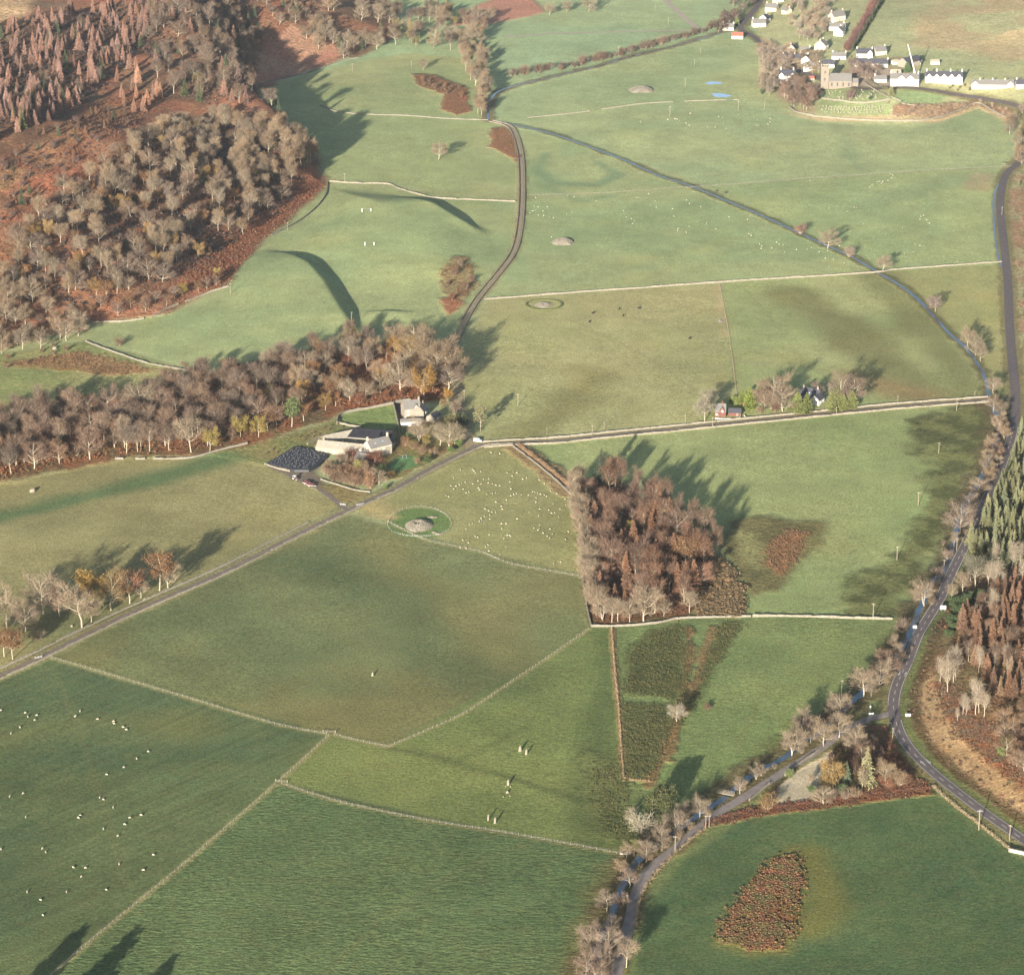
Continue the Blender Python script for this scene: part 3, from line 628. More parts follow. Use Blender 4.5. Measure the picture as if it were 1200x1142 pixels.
# ---------------------------------------------------------------- fences: posts, wires
post_mb = MB(); post_mb.loft([[(-.07,-.07,-.3),(.07,-.07,-.3),(.07,.07,-.3),(-.07,.07,-.3)],[(-.06,-.06,1.15),(.06,-.06,1.15),(.06,.06,1.15),(-.06,.06,1.15)],[(-.01,-.01,1.22),(.01,-.01,1.22),(.01,.01,1.22),(-.01,.01,1.22)]])
post_me = post_mb.data('post', M['wood'])
def fence(label, px, gap=3.2):
    p = dens(PP(px), 1.); L = np.r_[0, np.cumsum(np.linalg.norm(np.diff(p[:, :2], axis=0), axis=1))]
    n = min(98, int(L[-1] / gap)); at_ = np.linspace(0, L[-1], n + 1)
    q = np.stack([np.interp(at_, L, p[:, i]) for i in range(2)], 1); z = hgt(q[:, 0], q[:, 1])
    root = tag(link('wire_fence', None, loc=(q[0, 0], q[0, 1], z[0])), label, 'fence'); o = np.array([q[0, 0], q[0, 1], z[0]])
    mb = MB()
    for i in range(n):
        a = np.array([q[i, 0], q[i, 1], z[i]]) - o; b_ = np.array([q[i+1, 0], q[i+1, 1], z[i+1]]) - o
        for hh in (.25, .5, .75, 1.02): mb.tube(a + [0, 0, hh], b_ + [0, 0, hh], .012, .012, 3, cap=False)
    mb.build('wire', M['steel'], root)
    for i in range(n + 1):
        s = R.uniform(.9, 1.15)
        link('post', post_me, root, (q[i, 0] - o[0], q[i, 1] - o[1], z[i] - o[2]), R.uniform(0, 3), (1.1, 1.1, s))
for k, v in FENCES.items(): fence(k, v)
# ---------------------------------------------------------------- field gates
def gate(label, px, py, rz, Lg=3.6, mat='steel'):
    root = tag(link('field_gate', None, loc=P(px, py), rz=rz), label, 'gate')
    mb = MB()
    for z in (.25,.45,.65,.85,1.1): mb.tube((-Lg/2, 0, z), (Lg/2, 0, z), .03, .03, 5)
    for x in (-Lg/2, 0, Lg/2): mb.tube((x, 0, .2), (x, 0, 1.12), .03, .03, 5)
    mb.tube((-Lg/2, .02, .25), (Lg/2, .02, 1.1), .025, .025, 5)
    mb.build('gate_frame', M[mat], root)
    for x in (-Lg/2 - .15, Lg/2 + .15): link('gate_post', post_me, root, (x, 0, 0), 0, (2.2, 2.2, 1.15))
gate('pale gate at the fence corner above the tussocky field', 330, 916, rad(-12), 5.5, 'palestone'); gate('pale gate where two fences meet below the olive field', 386, 858, rad(-8), 6, 'palestone')
gate('metal gate beside the river at the end of the tussocky field fence', 733, 1001, rad(5), 4.5, 'white'); gate('gate into the farm track from the lane', 402, 592, rad(-30))
gate('gate into the tree lined field beside the left lane', 45, 771, rad(30)); gate('gate in the lane wall near the farm track end', 422, 592, rad(25), 4.5)
# ---------------------------------------------------------------- houses
WIN = {}
def win_data(w, h, mat):
    k = (round(w, 2), round(h, 2), mat)
    if k not in WIN:
        f = MB(); t = .09
        f.box(-w/2, w/2, -.06, .03, 0, t); f.box(-w/2, w/2, -.06, .03, h - t, h); f.box(-w/2, -w/2 + t, -.06, .03, t, h - t); f.box(w/2 - t, w/2, -.06, .03, t, h - t)
        f.box(-.03, .03, -.05, .02, t, h - t); f.box(-w/2 + t, w/2 - t, -.045, .015, h * .5 - .03, h * .5 + .03)
        g = MB(); g.box(-w/2 + t, w/2 - t, -.012, .012, t, h - t)
        WIN[k] = (f.data('window', M[mat]), g.data('pane', M['glass']))
    return WIN[k]
def window(root, x, y, z, w=1., h=1.3, rz=0, frame='frame'):
    f, g = win_data(w, h, frame); o = link('window', f, root, (x, y, z), rz); link('pane', g, o)
def door(root, x, y, z, w=1., h=2.05, mat='wood', rz=0):
    mb = MB(); mb.box(-w/2, w/2, -.07, .03, 0, h); o = mb.build('door', M[mat], root, loc=(x, y, z), rz=rz)
    k = MB(); k.box(w*.3, w*.38, -.12, -.07, h*.45, h*.52); k.build('handle', M['steel'], o)
def gable_walls(mb, L, D, wh, rh):
    a, b_ = L/2, D/2
    mb.add([(-a,-b_,-1.),(a,-b_,-1.),(a,b_,-1.),(-a,b_,-1.),(-a,-b_,wh),(a,-b_,wh),(a,b_,wh),(-a,b_,wh),(-a,0,wh+rh),(a,0,wh+rh)],
           [(0,1,5,4),(1,2,6,9,5),(2,3,7,6),(3,0,4,8,7),(0,3,2,1),(4,5,9,8),(6,7,8,9)])
def gable_roof(mb, L, D, wh, rh, eav=.3, ver=.15, t=.16):
    a = L/2 + ver; b_ = D/2; k = rh / b_; e = b_ + eav; z0 = wh - eav * k + .04; zr = wh + rh + .04
    v = []
    for x in (-a, a): v += [(x,-e,z0),(x,0,zr),(x,e,z0),(x,e,z0+t),(x,0,zr+t),(x,-e,z0+t)]
    mb.add(v, [(5,4,3,2,1,0),(6,7,8,9,10,11),(0,1,7,6),(1,2,8,7),(2,3,9,8),(3,4,10,9),(4,5,11,10),(5,0,6,11)])
def house(label, px, py, L, D, wh, rh, rz=0., wallm='harl', roofm='slate', chim=(-.5,.5), wins=(), dr=(), name='house', cat='house', chh=1.3, gables=(), frame='frame', backlean=None, porch=None, skylights=(), gwin=False):
    """front-bottom centre of the house stands at the photo pixel; front faces -y"""
    p = P(px, py); c, s = math.cos(rz), math.sin(rz); cx, cy = p.x - s * D/2, p.y + c * D/2
    root = tag(link(name, None, loc=(cx, cy, float(hgt(cx, cy))), rz=rz), label, cat)
    mb = MB(); gable_walls(mb, L, D, wh, rh); mb.build('wall', M[wallm], root)
    mb = MB(); gable_roof(mb, L, D, wh, rh); rf = mb.build('roof', M[roofm], root)
    for t in chim:
        x = t * (L - 1.0); cm = MB(); zt = wh + rh
        cm.box(x - .5, x + .5, -.42, .42, zt - .9, zt + chh); cm.box(x - .58, x + .58, -.5, .5, zt + chh, zt + chh + .15)
        for dx in (-.25, .25): cm.tube((x + dx, 0, zt + chh + .15), (x + dx, 0, zt + chh + .6), .14, .11, 7)
        cm.build('chimney', M[wallm], rf)
    for q in skylights:
        x, v = q; k = rh / (D/2); yy = -D/2 * (1 - v); zz = wh + rh * v + .22
        sk = MB(); sk.box(-.5, .5, -.5, .5, 0, .06); o = sk.build('skylight', M['blue'], rf, loc=(x, yy, zz)); o.rotation_euler = (math.atan(k), 0, 0)
    for (x, z, *r) in wins: window(root, x, -D/2 - .02, z, *(r or (1., 1.3)), frame=frame)
    for x in dr: door(root, x, -D/2 - .02, 0)
    if gwin: window(root, L/2 + .02, 0, wh * .35, 1, 1.3, rad(90), frame); window(root, -L/2 - .02, 0, wh * .35, 1, 1.3, rad(-90), frame)
    for (x, gw, gz, gh) in gables:          # gabled dormers rising off the front wall
        g = MB(); y0 = -D/2 - .12; y1 = -D/2 + (gz + gh - wh) / (rh / (D/2)) + .4
        g.add([(x-gw/2,y0,0),(x+gw/2,y0,0),(x+gw/2,y0,gz),(x,y0,gz+gh),(x-gw/2,y0,gz),(x-gw/2,y1,0),(x+gw/2,y1,0),(x+gw/2,y1,gz),(x,y1,gz+gh),(x-gw/2,y1,gz)],
              [(0,1,2,3,4),(9,8,7,6,5),(0,4,9,5),(1,6,7,2),(4,3,8,9),(2,7,8,3),(0,5,6,1)]); g.build('gable', M[wallm], root)
        r = MB(); t = .14; ex = .2; kk = gh / (gw/2)
        for sg in (-1, 1):
            xo = x + sg * (gw/2 + ex); zo = gz - ex * kk
            r.add([(xo,y0-.2,zo+.03),(x,y0-.2,gz+gh+.03),(x,y1,gz+gh+.03),(xo,y1,zo+.03),(xo,y0-.2,zo+t),(x,y0-.2,gz+gh+t),(x,y1,gz+gh+t),(xo,y1,zo+t)],
                  [(0,3,2,1),(4,5,6,7),(0,1,5,4),(1,2,6,5),(2,3,7,6),(3,0,4,7)])
        r.build('gable_roof', M[roofm], root)
        window(root, x, y0 - .02, gz - 1.1, min(1.1, gw * .4), 1.4, frame=frame)
    if porch:
        x, w_, d_, h_ = porch; pm = MB(); pm.box(x - w_/2, x + w_/2, -D/2 - d_, -D/2 - .003, -1, h_); po = pm.build('porch', M[wallm], root)
        pm = MB(); pm.box(x - w_/2 - .15, x + w_/2 + .15, -D/2 - d_ - .15, -D/2 - .005, h_, h_ + .15); pm.build('porch_roof', M[roofm], po)
    return root
row = lambda xs, z, w=1., h=1.3: tuple((x, z, w, h) for x in xs)
# the farm
fh = house('cream gabled farmhouse with two gable chimneys by the dark farmyard', 447, 534, 15.5, 8.5, 6.2, 4.0, rad(36), 'cream', 'greyslate', (-.5,.5), row((-4.4,-1.5,1.5,4.4), 3.5) + row((-4.4,4.4), .9), (0.,), name='farmhouse', chh=1.9, skylights=((-3,.45),(2.5,.5)), gwin=True)
house('small lean addition on the left of the cream farmhouse', 430, 538, 7, 5, 3.2, 2., rad(38), 'cream', 'greyslate', (-.5,), row((-1.5,1.5), 1.), name='outhouse', cat='outhouse', chh=1.)
house('white gabled outhouse to the right of the farmhouse', 462, 523, 6, 4.5, 3., 2.2, rad(80), 'cream', 'slate', (), row((0,), 1.), name='outhouse', cat='outhouse')
house('long pale sheet roofed barn across the front of the farmyard', 398, 533, 31, 11, 3.4, 3.0, rad(-16), 'rubble', 'asbestos', (), row((-9,-3,3,9), 1.2, .9, .9), (-12.,6.), name='barn', cat='barn', skylights=((-8,.55),(-2,.6),(4,.5)))
house('pale roofed barn wing behind the left end of the long barn', 402, 519, 20, 8, 3.2, 2.6, rad(32), 'rubble', 'asbestos', (), row((-5,0,5), 1.1, .9, .9), (), name='barn', cat='barn')
house('grey roofed stone byre below the farmhouse gable', 427, 543, 14, 7.5, 2.8, 2.4, rad(-24), 'rubble', 'greyslate', (), row((-3,3), 1., .9, .9), (0.,), name='byre', cat='barn')
house('dark roofed steading along the back of the farmyard', 432, 520, 27, 17, 3.6, 3.0, rad(-12), 'rubble', 'darkroof', (), row((-8,0,8), 1.2), (-4.,), name='steading', cat='barn')
house('grey roofed old stone north house with broken gables', 484, 489, 11, 8.5, 6., 4.2, rad(18), 'rubble', 'greyslate', (.5,), row((-3,3), 3.6) + row((-3,), 1.), (1.,), name='stone_house', chh=1.6, gables=((2.2,3.4,6.4,2.2),))
house('small stone cross wing with pale gable on the north house', 499, 489, 7, 6, 5, 3.2, rad(70), 'palestone', 'slate', (-.5,.5), row((0,), 2.8), name='stone_house', chh=1.4)
house('low white walled lean-to in front of the north house yard', 482, 499, 13, 4, 2.8, 1.3, rad(8), 'harl', 'greyslate', (), row((-4,), .9, .9, .9), (3.,), name='outhouse', cat='outhouse')
house('small slated shed to the right of the north house', 513, 493, 8, 6, 3., 2.2, rad(60), 'rubble', 'slate', (), row((0,), 1.), name='shed', cat='shed')
# lane cottages
house('little red boarded cottage with grey roof beside the lane', 844, 488.5, 7, 7.5, 3.6, 4., rad(-3), 'brick', 'greyslate', (.2,), row((-2.3,), 1.), (-.7,), name='cottage', cat='cottage', gables=((1.2,3.6,4.2,2.4),))
house('dark low roofed garage beside the red cottage', 861, 487.5, 8, 6, 2.2, 2., rad(-3), 'brick', 'slate', (), (), (1.5,), name='garage', cat='garage')
house('tiny red garden hut on the lawn between the trees', 874, 478.5, 3.2, 2.6, 2., 1., rad(10), 'brick', 'redroof', (), row((.8,), .9, .7, .7), (-.6,), name='garden_hut', cat='hut')
house('white gabled cottage half hidden behind garden conifers', 963, 473, 9, 7, 3.2, 3., rad(62), 'harl', 'slate', (.5,), row((-2,2), 1.), (0.,), name='cottage', cat='cottage', gwin=True)
house('grey slated villa behind the white cottage gable', 947, 471, 13, 9, 3.6, 4.4, rad(-25), 'rubble', 'slate', (-.4,.4), row((-4,0,4), 2.6), (), name='villa', cat='house', skylights=((0,.4),(3,.4)))
# the village
def vh(label, px, py, L, D, wh, rh, rz, wm, rm, ch, nwin, storeys=1, **k):
    xs = np.linspace(-L/2 + 1.6, L/2 - 1.6, nwin) if nwin > 1 else [L * .2]
    w = []
    for st in range(storeys): w += [(float(x), .9 + st * 2.7, 1., 1.3) for i, x in enumerate(xs) if st or i != nwin // 2]
    return house(label, px, py, L, D, wh, rh, rad(rz), wm, rm, ch, w, (float(xs[nwin // 2]),) if nwin > 1 else (), **k)
vh('white cottage with pale roof at the road fork, left of the trees', 853, 36, 11, 7, 3.2, 3.2, -12, 'harl', 'greyslate', (-.5,.5), 3)
vh('white cottage with red roof beside the village road', 864, 46, 11, 6.5, 3.2, 2.8, -4, 'harl', 'redroof', (), 3)
vh('white house with grey roof, first above the red roofed cottage', 890, 32, 13, 8, 4, 3.6, 8, 'harl', 'greyslate', (-.5,.5), 3)
vh('white gable house above the fork with a dark roof', 901, 26, 8, 9, 4.2, 3.6, 60, 'harl', 'slate', (.5,), 2, gwin=True)
vh('pale stone house at the top of the village above the fork', 903, 14, 12, 8, 4, 3.4, -25, 'cream', 'greyslate', (-.5,.5), 3)
vh('small pale house among the trees above the fork', 919, 17, 8, 7, 3.4, 3., -50, 'cream', 'greyslate', (.5,), 2)
vh('white house at the very top edge of the picture', 912, 3, 11, 8, 3.6, 3.2, -10, 'harl', 'greyslate', (-.5,), 3)
vh('large stone house with grey roof at the top of the village street', 984, 25, 15, 9, 5, 4.4, 35, 'cream', 'greyslate', (-.5,.5), 3, 2)
vh('pale low house below the large stone house', 981, 36, 16, 8, 3.6, 3.2, -6, 'harl', 'greyslate', (-.3,.4), 4)
vh('bright white gabled house beside the tall hedge', 989, 42, 8.5, 9, 4.4, 3.8, 68, 'harl', 'greyslate', (.5,), 2, 2, gwin=True)
vh('tall cream house with steep gable below the hedge', 969, 59, 8, 11, 5.6, 4.4, 62, 'cream', 'greyslate', (-.5,.5), 2, 2, gwin=True)
vh('white gable house standing highest among the left village trees', 933, 60, 8, 9, 4, 3.8, 75, 'cream', 'slate', (-.5,), 2, gwin=True)
vh('dark roofed white house right of the highest left gable', 943, 64, 9, 7, 3.4, 3., -15, 'harl', 'greyslate', (.5,), 3)
vh('long slate roofed stone house among the left village trees', 931, 74, 22, 8, 4, 3.6, -4, 'rubble', 'slate', (-.5,0,.5), 5)
vh('white gabled cottage between the long slate house and the church', 951, 73, 8, 9, 3.8, 3.4, 70, 'harl', 'slate', (.5,), 2, gwin=True)
vh('small white gabled cottages to the left of the church tower', 951, 83, 15, 7, 3.6, 3.2, -4, 'harl', 'greyslate', (-.5,.5), 4, gables=((-4,3.4,3.8,1.6),(4,3.4,3.8,1.6)))
vh('big white manse with twin gables above the brown trees', 922, 97, 15, 12, 6.2, 4.2, -6, 'harl', 'slate', (-.4,.4), 4, 2, gables=((-5,4.4,6.6,2.4),(5,4.4,6.6,2.4)), chh=2.)
vh('low white house behind the church roof', 983, 70, 13, 7, 3.2, 3., -8, 'harl', 'greyslate', (-.5,.5), 3)
vh('slate roofed house directly behind the church tower', 971, 80, 11, 7, 3.6, 3.4, -10, 'harl', 'slate', (.5,), 3)
vh('white house with dark roof and bright gable behind the long white range', 1013, 68, 15, 9, 4, 3.8, -4, 'harl', 'slate', (-.5,.5), 3, gables=((5,5,4.4,3.),))
vh('long low white range with dark slate roof in the village centre', 1021, 79, 30, 8, 3.6, 3.4, -9, 'harl', 'slate', (-.1,.5), 7)
vh('stone house behind the right end of the long white range', 1033, 65, 11, 9, 4, 3.8, 20, 'cream', 'greyslate', (.5,), 2, gwin=True)
vh('small white square shop by the churchyard corner', 1032, 97, 11, 7, 3.2, 2.6, 0, 'harl', 'greyslate', (-.5,), 3)
vh('white hotel with two front gables facing the village green', 1060, 101, 25, 10, 6.4, 4., -4, 'harl', 'greyslate', (-.5,.5), 6, 2, name='hotel', cat='hotel', gables=((-3.,6.4,6.8,3.),(5.,6.4,6.8,3.)), chh=2.)
vh('low white flat fronted outbuilding behind the left end of the hotel', 1050, 89, 9, 6, 3., 2.2, 0, 'harl', 'asbestos', (), 2)
vh('white terrace of cottages with a row of five pointed gables', 1106, 98.5, 33, 9, 6., 3.8, -3, 'harl', 'slate', (-.48,-.2,.18,.5), 9, 2, name='terrace', cat='terrace', gables=tuple((x, 4.2, 6.2, 2.4) for x in (-13.2,-6.6,0,6.6,13.2)), chh=2.)
vh('grey roofed stone row with a white gable at each end', 1163, 105, 38, 8, 3.6, 3.6, -3, 'cream', 'greyslate', (-.3,0,.3), 10, name='cottage_row', cat='terrace', gables=((-15.5,6.,3.9,3.),(15.5,6.,3.9,3.)))
vh('white cottage at the right edge of the picture beyond the stone row', 1198, 104, 11, 8, 3.6, 3.4, -2, 'harl', 'slate', (-.5,), 3)
vh('blue grey sheet roofed barn behind the crane', 1072, 78, 20, 12, 4.6, 3.6, 42, 'rubble', 'slate', (), 3, name='barn', cat='barn')
vh('low pale shed on the green behind the terrace', 1096, 76, 8, 5, 2.6, 1.6, 4, 'harl', 'asbestos', (), 2, name='shed', cat='shed')
vh('small pale shed left of the village barn', 1050, 76, 6, 5, 2.6, 1.6, 15, 'harl', 'asbestos', (), 2, name='shed', cat='shed')
vh('red roofed little hut to the left of the church tower', 951, 95, 5, 4, 2.4, 1.6, 0, 'cream', 'redroof', (), 2, name='shed', cat='shed')
# church
def church():
    p = P(985, 103.5); root = tag(link('church', None, loc=(p.x, p.y + 6, float(hgt(p.x, p.y + 6))), rz=rad(-3)), 'old stone church with square tower among the gravestones', 'church')
    mb = MB(); gable_walls(mb, 20, 12, 6.5, 5.5); mb.build('nave_wall', M['churchstone'], root)
    mb = MB(); gable_roof(mb, 20, 12, 6.5, 5.5, .3, .1); mb.build('nave_roof', M['greyslate'], root)
    mb = MB(); mb.box(-17.2, -10.2, -3.5, 3.5, -1.5, 17.5); mb.box(-17.45, -9.95, -3.75, 3.75, 17.5, 17.9); tw = mb.build('tower', M['churchstone'], root)
    pm = MB()
    for s in (-1, 1):
        pm.box(-17.3, -10.1, s * 3.45 - .16, s * 3.45 + .16, 17.902, 18.7)
        pm.box(-13.7 + s * 3.45 - .16, -13.7 + s * 3.45 + .16, -3.287, 3.287, 17.902, 18.7)
        for k in range(4): pm.box(-17.1 + k * 1.9, -16.2 + k * 1.9, s * 3.45 - .15, s * 3.45 + .15, 18.702, 19.5)
    pm.build('parapet', M['palestone'], tw)
    for x in (-17.1, -10.3):
        for y in (-3.4, 3.4):
            q = MB(); q.tube((x, y, 17.9), (x, y, 19.8), .4, .35, 4); q.tube((x, y, 19.81), (x, y, 21.2), .38, .03, 4); q.build('pinnacle', M['palestone'], tw)
    for x in (-7.5, -2.5, 2.5, 7.5): window(root, x, -6.03, 1.8, 1.3, 3.2, frame='palestone')
    for z in (6, 12.5): window(root, -13.7, -3.53, z, 1.2, 2.4, frame='palestone')
    door(root, -13.7, -3.53, 0, 1.6, 2.8)
    mb = MB(); gable_walls(mb, 6, 6.5, 4.5, 3.2); v = mb.build('chancel', M['churchstone'], root, loc=(13.0, 0, 0)); mb = MB(); gable_roof(mb, 6, 6.5, 4.5, 3.2, .25, .1); mb.build('chancel_roof', M['greyslate'], v)
church()
# gravestones
gm = []
for kind in range(3):
    mb = MB(); w_, h_ = ((.8,1.2),(.7,1.5),(.9,.95))[kind]; n = 8
    pr = [(-w_/2, 0), (w_/2, 0), (w_/2, h_ * .75)] + [(w_/2 * math.cos(t), h_ * .75 + h_ * .25 * math.sin(t)) for t in np.linspace(.3, math.pi - .3, n)] + [(-w_/2, h_ * .75)]
    mb.loft([[(x, -.1, z - .15) for x, z in pr], [(x, .1, z - .15) for x, z in pr]]); mb.box(-w_*.62, w_*.62, -.25, .25, -.4, .08); gm.append(mb.data('gravestone', M['palestone']))
rr = random.Random(3)
def grave(px, py, lab, grp):
    tag(link('gravestone', gm[rr.randrange(3)], None, P(px, py), rr.uniform(-.3, .3), rr.uniform(1.1, 1.6)), lab, 'gravestone', grp)
for py, n, x0, x1, lab in ((126, 22, 965, 1040, 'pale gravestone in the top row below the churchyard retaining wall'), (129, 20, 964, 1034, 'pale gravestone in the middle row of the lower churchyard'), (132.5, 18, 966, 1036, 'pale gravestone in the bottom row of the lower churchyard')):
    for k in range(n):
        x = x0 + (x1 - x0) * (k + rr.uniform(-.3, .3)) / n; grave(x, py - abs(x - 1000) * .02 + rr.uniform(-.3, .3), lab, lab.replace('pale gravestone', 'gravestones'))
for k in range(38): grave(rr.uniform(968, 1030), rr.uniform(106, 117), 'scattered gravestone on the grass in front of the church', 'gravestones in front of the church')
# ---------------------------------------------------------------- poles
def make_pole():
    pole = MB(); pole.tube((0,0,-.5), (0,0,8.2), .15, .10, 8)
    arm = MB(); arm.box(-.9, .9, -.16, -.06, 7.6, 7.74)
    ins = MB()
    for x in (-.8, -.3, .3, .8): ins.tube((x, -.11, 7.74), (x, -.11, 7.98), .05, .04, 6)
    return pole.data('pole', M['pole']), arm.data('cross_arm', M['pole']), ins.data('insulator', M['white'])
PD = make_pole()
def pole(px, py, label, s=1., rz=0., g=None):
    root = tag(link('utility_pole', None, loc=P(px, py), rz=rz, sc=s), label, 'pole', g)
    link('pole', PD[0], root, sc=(1.5,1.5,1)); a = link('cross_arm', PD[1], root); link('insulator', PD[2], a)
for px, py, s, lab in [(607,475,.95,'timber pole alone in the straw field right of the dark trees'),(641,509,.5,'short pole by the lane nearest the farm junction'),(694,510,.8,'timber pole by the lane above the middle wood'),(708,503,.6,'short pole behind the lane wall beside a taller pole'),(803,496,.75,'pole behind the lane wall left of the red cottage'),(835,501,.85,'tall pole beside the red cottage wall'),(980,486,.65,'pole in front of the conifers by the lane'),(1052,473,.65,'pole behind the lane wall halfway to the main road'),(1121,481,1.,'tall pole on the lane above the dark rushes'),(1142,467,.6,'pole beside the burn bridge'),(1100,531,.85,'pole in dark rushes below the lane'),(1076,592,1.,'pole at the edge of the bright green field'),(1051,656,1.,'pole in the rushy ground halfway down to the wall'),(1023,725,1.1,'pole standing at the dark wall near the river'),(986,814,1.,'pole beside the river trees above the car park'),(1121,646,1.,'pole on the river bank beside the main road'),(1106,670,.9,'pole between river and main road'),(791,998,1.,'pole on the near verge of the side road bend'),(827,971,.85,'first of two poles by the side road below the footbridge'),(831,969,.75,'second of two poles by the side road below the footbridge'),(1147,972,1.25,'tall pole above the dark green field by the main road'),(1183,984,.95,'pole by the main road near the right edge'),(1046,866,.75,'pole at the inner bend of the main road'),(785,137,1.15,'pole in the pasture below the two ponds, left one'),(865,130,1.1,'pole in the pasture below the two ponds, right one'),(803,102,.95,'pole left of the upper pond'),(814,77,.75,'pole between the far hedge and the ponds'),(821,63,.7,'pole nearest the far hedge above the ponds'),(725,66,1.1,'tall pole among the far hedge trees'),(648,77,.8,'pole at the left end of the far hedge'),(783,29,.8,'pole in the top pasture beside the gravel track'),(768,12,.7,'pole in the top pasture left of the gravel track'),(404,213,.85,'pole at the wall end by the hillside wood'),(352,135,.6,'pole in the shaded pasture under the hill'),(413,84,.9,'pole below the top wood'),(482,80,.8,'pole beside the lone tree at the top pasture'),(337,270,.8,'pole at the bracken corner of the hillside wood'),(412,377,.85,'pole behind the lower wood crowns'),(544,471,1.,'pole beside the north lane by the golden bush'),(270,345,1.,'pole at the foot of the hill by the wall'),(1169,671,1.15,'pole among the pale birches on the bank'),(735,1062,.7,'pole between the river and the side road near the bottom'),(1174,252,.8,'pole beside the main road far to the right'),(896,128,.9,'pale pole at the edge of the village trees')]:
    pole(px, py, lab, s, R.uniform(-.6, .6))
# ---------------------------------------------------------------- road signs (seen as plain pale boards)
def sign(label, px, py, w, h, z, rz=0):
    root = tag(link('road_sign', None, loc=P(px, py), rz=rz), label, 'sign')
    mb = MB(); mb.box(-w/2, w/2, -.04, .04, z, z + h); b_ = mb.build('board', M['white'], root)
    mb = MB(); mb.box(-w/2 - .06, w/2 + .06, .041, .08, z - .06, z + h + .06); mb.build('board_frame', M['steel'], b_)
    for x in (-w*.32, w*.32):
        mb = MB(); mb.tube((x, .14, -.4), (x, .14, z + h), .055, .055, 8); mb.build('sign_post', M['steel'], root)
sign('large pale road sign beside the main road below the river trees', 1105, 716, 3.0, 2.0, 1.2); sign('small pale road sign on the river side of the main road', 1072, 738, 1.9, 1.5, 1.)
sign('low pale road sign on the outer bend by the road junction', 1064, 840, 2.6, 1.1, .7); sign('small white sign at the road junction in shade', 1021, 838, 2.4, .8, .6, rad(10))
sign('tiny white marker sign on the verge near the river arrows', 1020, 830, .5, .6, .8)
# bridge parapet at the right edge
def parapet():
    p = P(1195, 1000); root = tag(link('bridge_parapet', None, loc=p, rz=rad(-28)), 'white parapet of the road bridge at the right edge', 'parapet')
    mb = MB(); mb.box(-4.5, 4.5, -.3, .3, -.8, 1.5); mb.build('parapet_wall', M['harl'], root); mb = MB(); mb.box(-4.7, 4.7, -.42, .42, 1.502, 1.75)
    mb.build('coping', M['palestone'], root)
    mb = MB(); mb.box(-5.3, -4.503, -.5, .5, -.8, 1.9); mb.build('end_pier', M['palestone'], root)
parapet()
# footbridge
def footbridge():
    a, b_ = P(841, 929), P(860, 933); d = b_ - a; L = d.length; root = tag(link('footbridge', None, loc=a, rz=math.atan2(d.y, d.x)), 'narrow wooden footbridge across the river beside the side road', 'bridge')
    mb = MB()
    for k in range(int(L / .5)): mb.box(k * .5, k * .5 + .44, -.8, .8, .9, 1.)
    mb.build('deck', M['wood'], root)
    for s in (-1, 1):
        mb = MB(); mb.box(-.3, L + .3, s * .7 - .12, s * .7 + .12, .55, .897); mb.build('beam', M['wood'], root)
        mb = MB()
        for z in (1.55, 2.05): mb.box(0, L, s * .78 - .04, s * .78 + .04, z, z + .1)
        for k in range(6): mb.box(L * k / 5 - .06, L * k / 5 + .06, s * .86 - .06, s * .86 + .05, .9, 2.12)
        mb.build('handrail', M['wood'], root)
footbridge()
# ---------------------------------------------------------------- cairns and standing stones
def cairn(label, px, py, rx, ry, h, n=900, notch=0., seed=1, cap=True):
    p = P(px, py); rg = np.random.default_rng(seed); root = tag(link('cairn', None, loc=p), label, 'cairn')
    v = []; f_ = []; nr_, na = 9, 40
    for i in range(nr_ + 1):
        t = i / nr_
        for k in range(na):
            a = 2 * math.pi * k / na; q = 1 + .07 * math.sin(3 * a + seed) + .05 * math.sin(5 * a)
            z = h * (1 - t ** 2.2) * (1 - notch * math.exp(-((t * math.cos(a - 1.1)) ** 2 + (t * math.sin(a - 1.1) - .15) ** 2) / .05))
            v.append((rx * t * q * math.cos(a), ry * t * q * math.sin(a), z + rg.uniform(-.1, .1) * (t < 1) - (.4 if i == nr_ else 0)))
    for i in range(nr_):
        for k in range(na): f_.append((i*na+k, (i+1)*na+k, (i+1)*na+(k+1)%na, i*na+(k+1)%na))
    link('mound', mesh('mound', v, f_, M['palestone']), root)
    v = []; f_ = []                         # loose boulders over the mound
    for _ in range(n):
        t = math.sqrt(rg.uniform(0, 1.03)); a = rg.uniform(0, 6.283)
        z = h * max(0, 1 - t ** 2.2) * (1 - notch * math.exp(-((t * math.cos(a - 1.1)) ** 2 + (t * math.sin(a - 1.1) - .15) ** 2) / .05))
        c = np.array([rx * t * math.cos(a), ry * t * math.sin(a), z]); s = rg.uniform(.14, .38)
        o = len(v); v += [tuple(c + s * np.array(d) * rg.uniform(.7, 1.2)) for d in ((1,0,0),(-1,0,0),(0,1,0),(0,-1,0),(0,0,1),(0,0,-1))]
        f_ += [tuple(o + i for i in t_) for t_ in ((0,2,4),(2,1,4),(1,3,4),(3,0,4),(2,0,5),(1,2,5),(3,1,5),(0,3,5))]
    link('boulders', mesh('boulders', v, f_, M['palestone']), root)
    return root
c1 = cairn('pale stone cairn inside the oval fence below the farm', 491, 616, 8., 9.5, 2.6, 1300, .75, 1)
cairn('pale stone cairn in the far pasture with sheep round it', 659.5, 284, 8.5, 8.5, 3.0, 1000, .35, 4)
cairn('low stone cairn ringed by a grass bank in the straw field', 637, 357.5, 6., 6.5, 1.3, 600, .4, 6)
cairn('large far pale cairn left of the two ponds', 751.5, 106, 11.5, 11, 3.6, 1300, .45, 9)
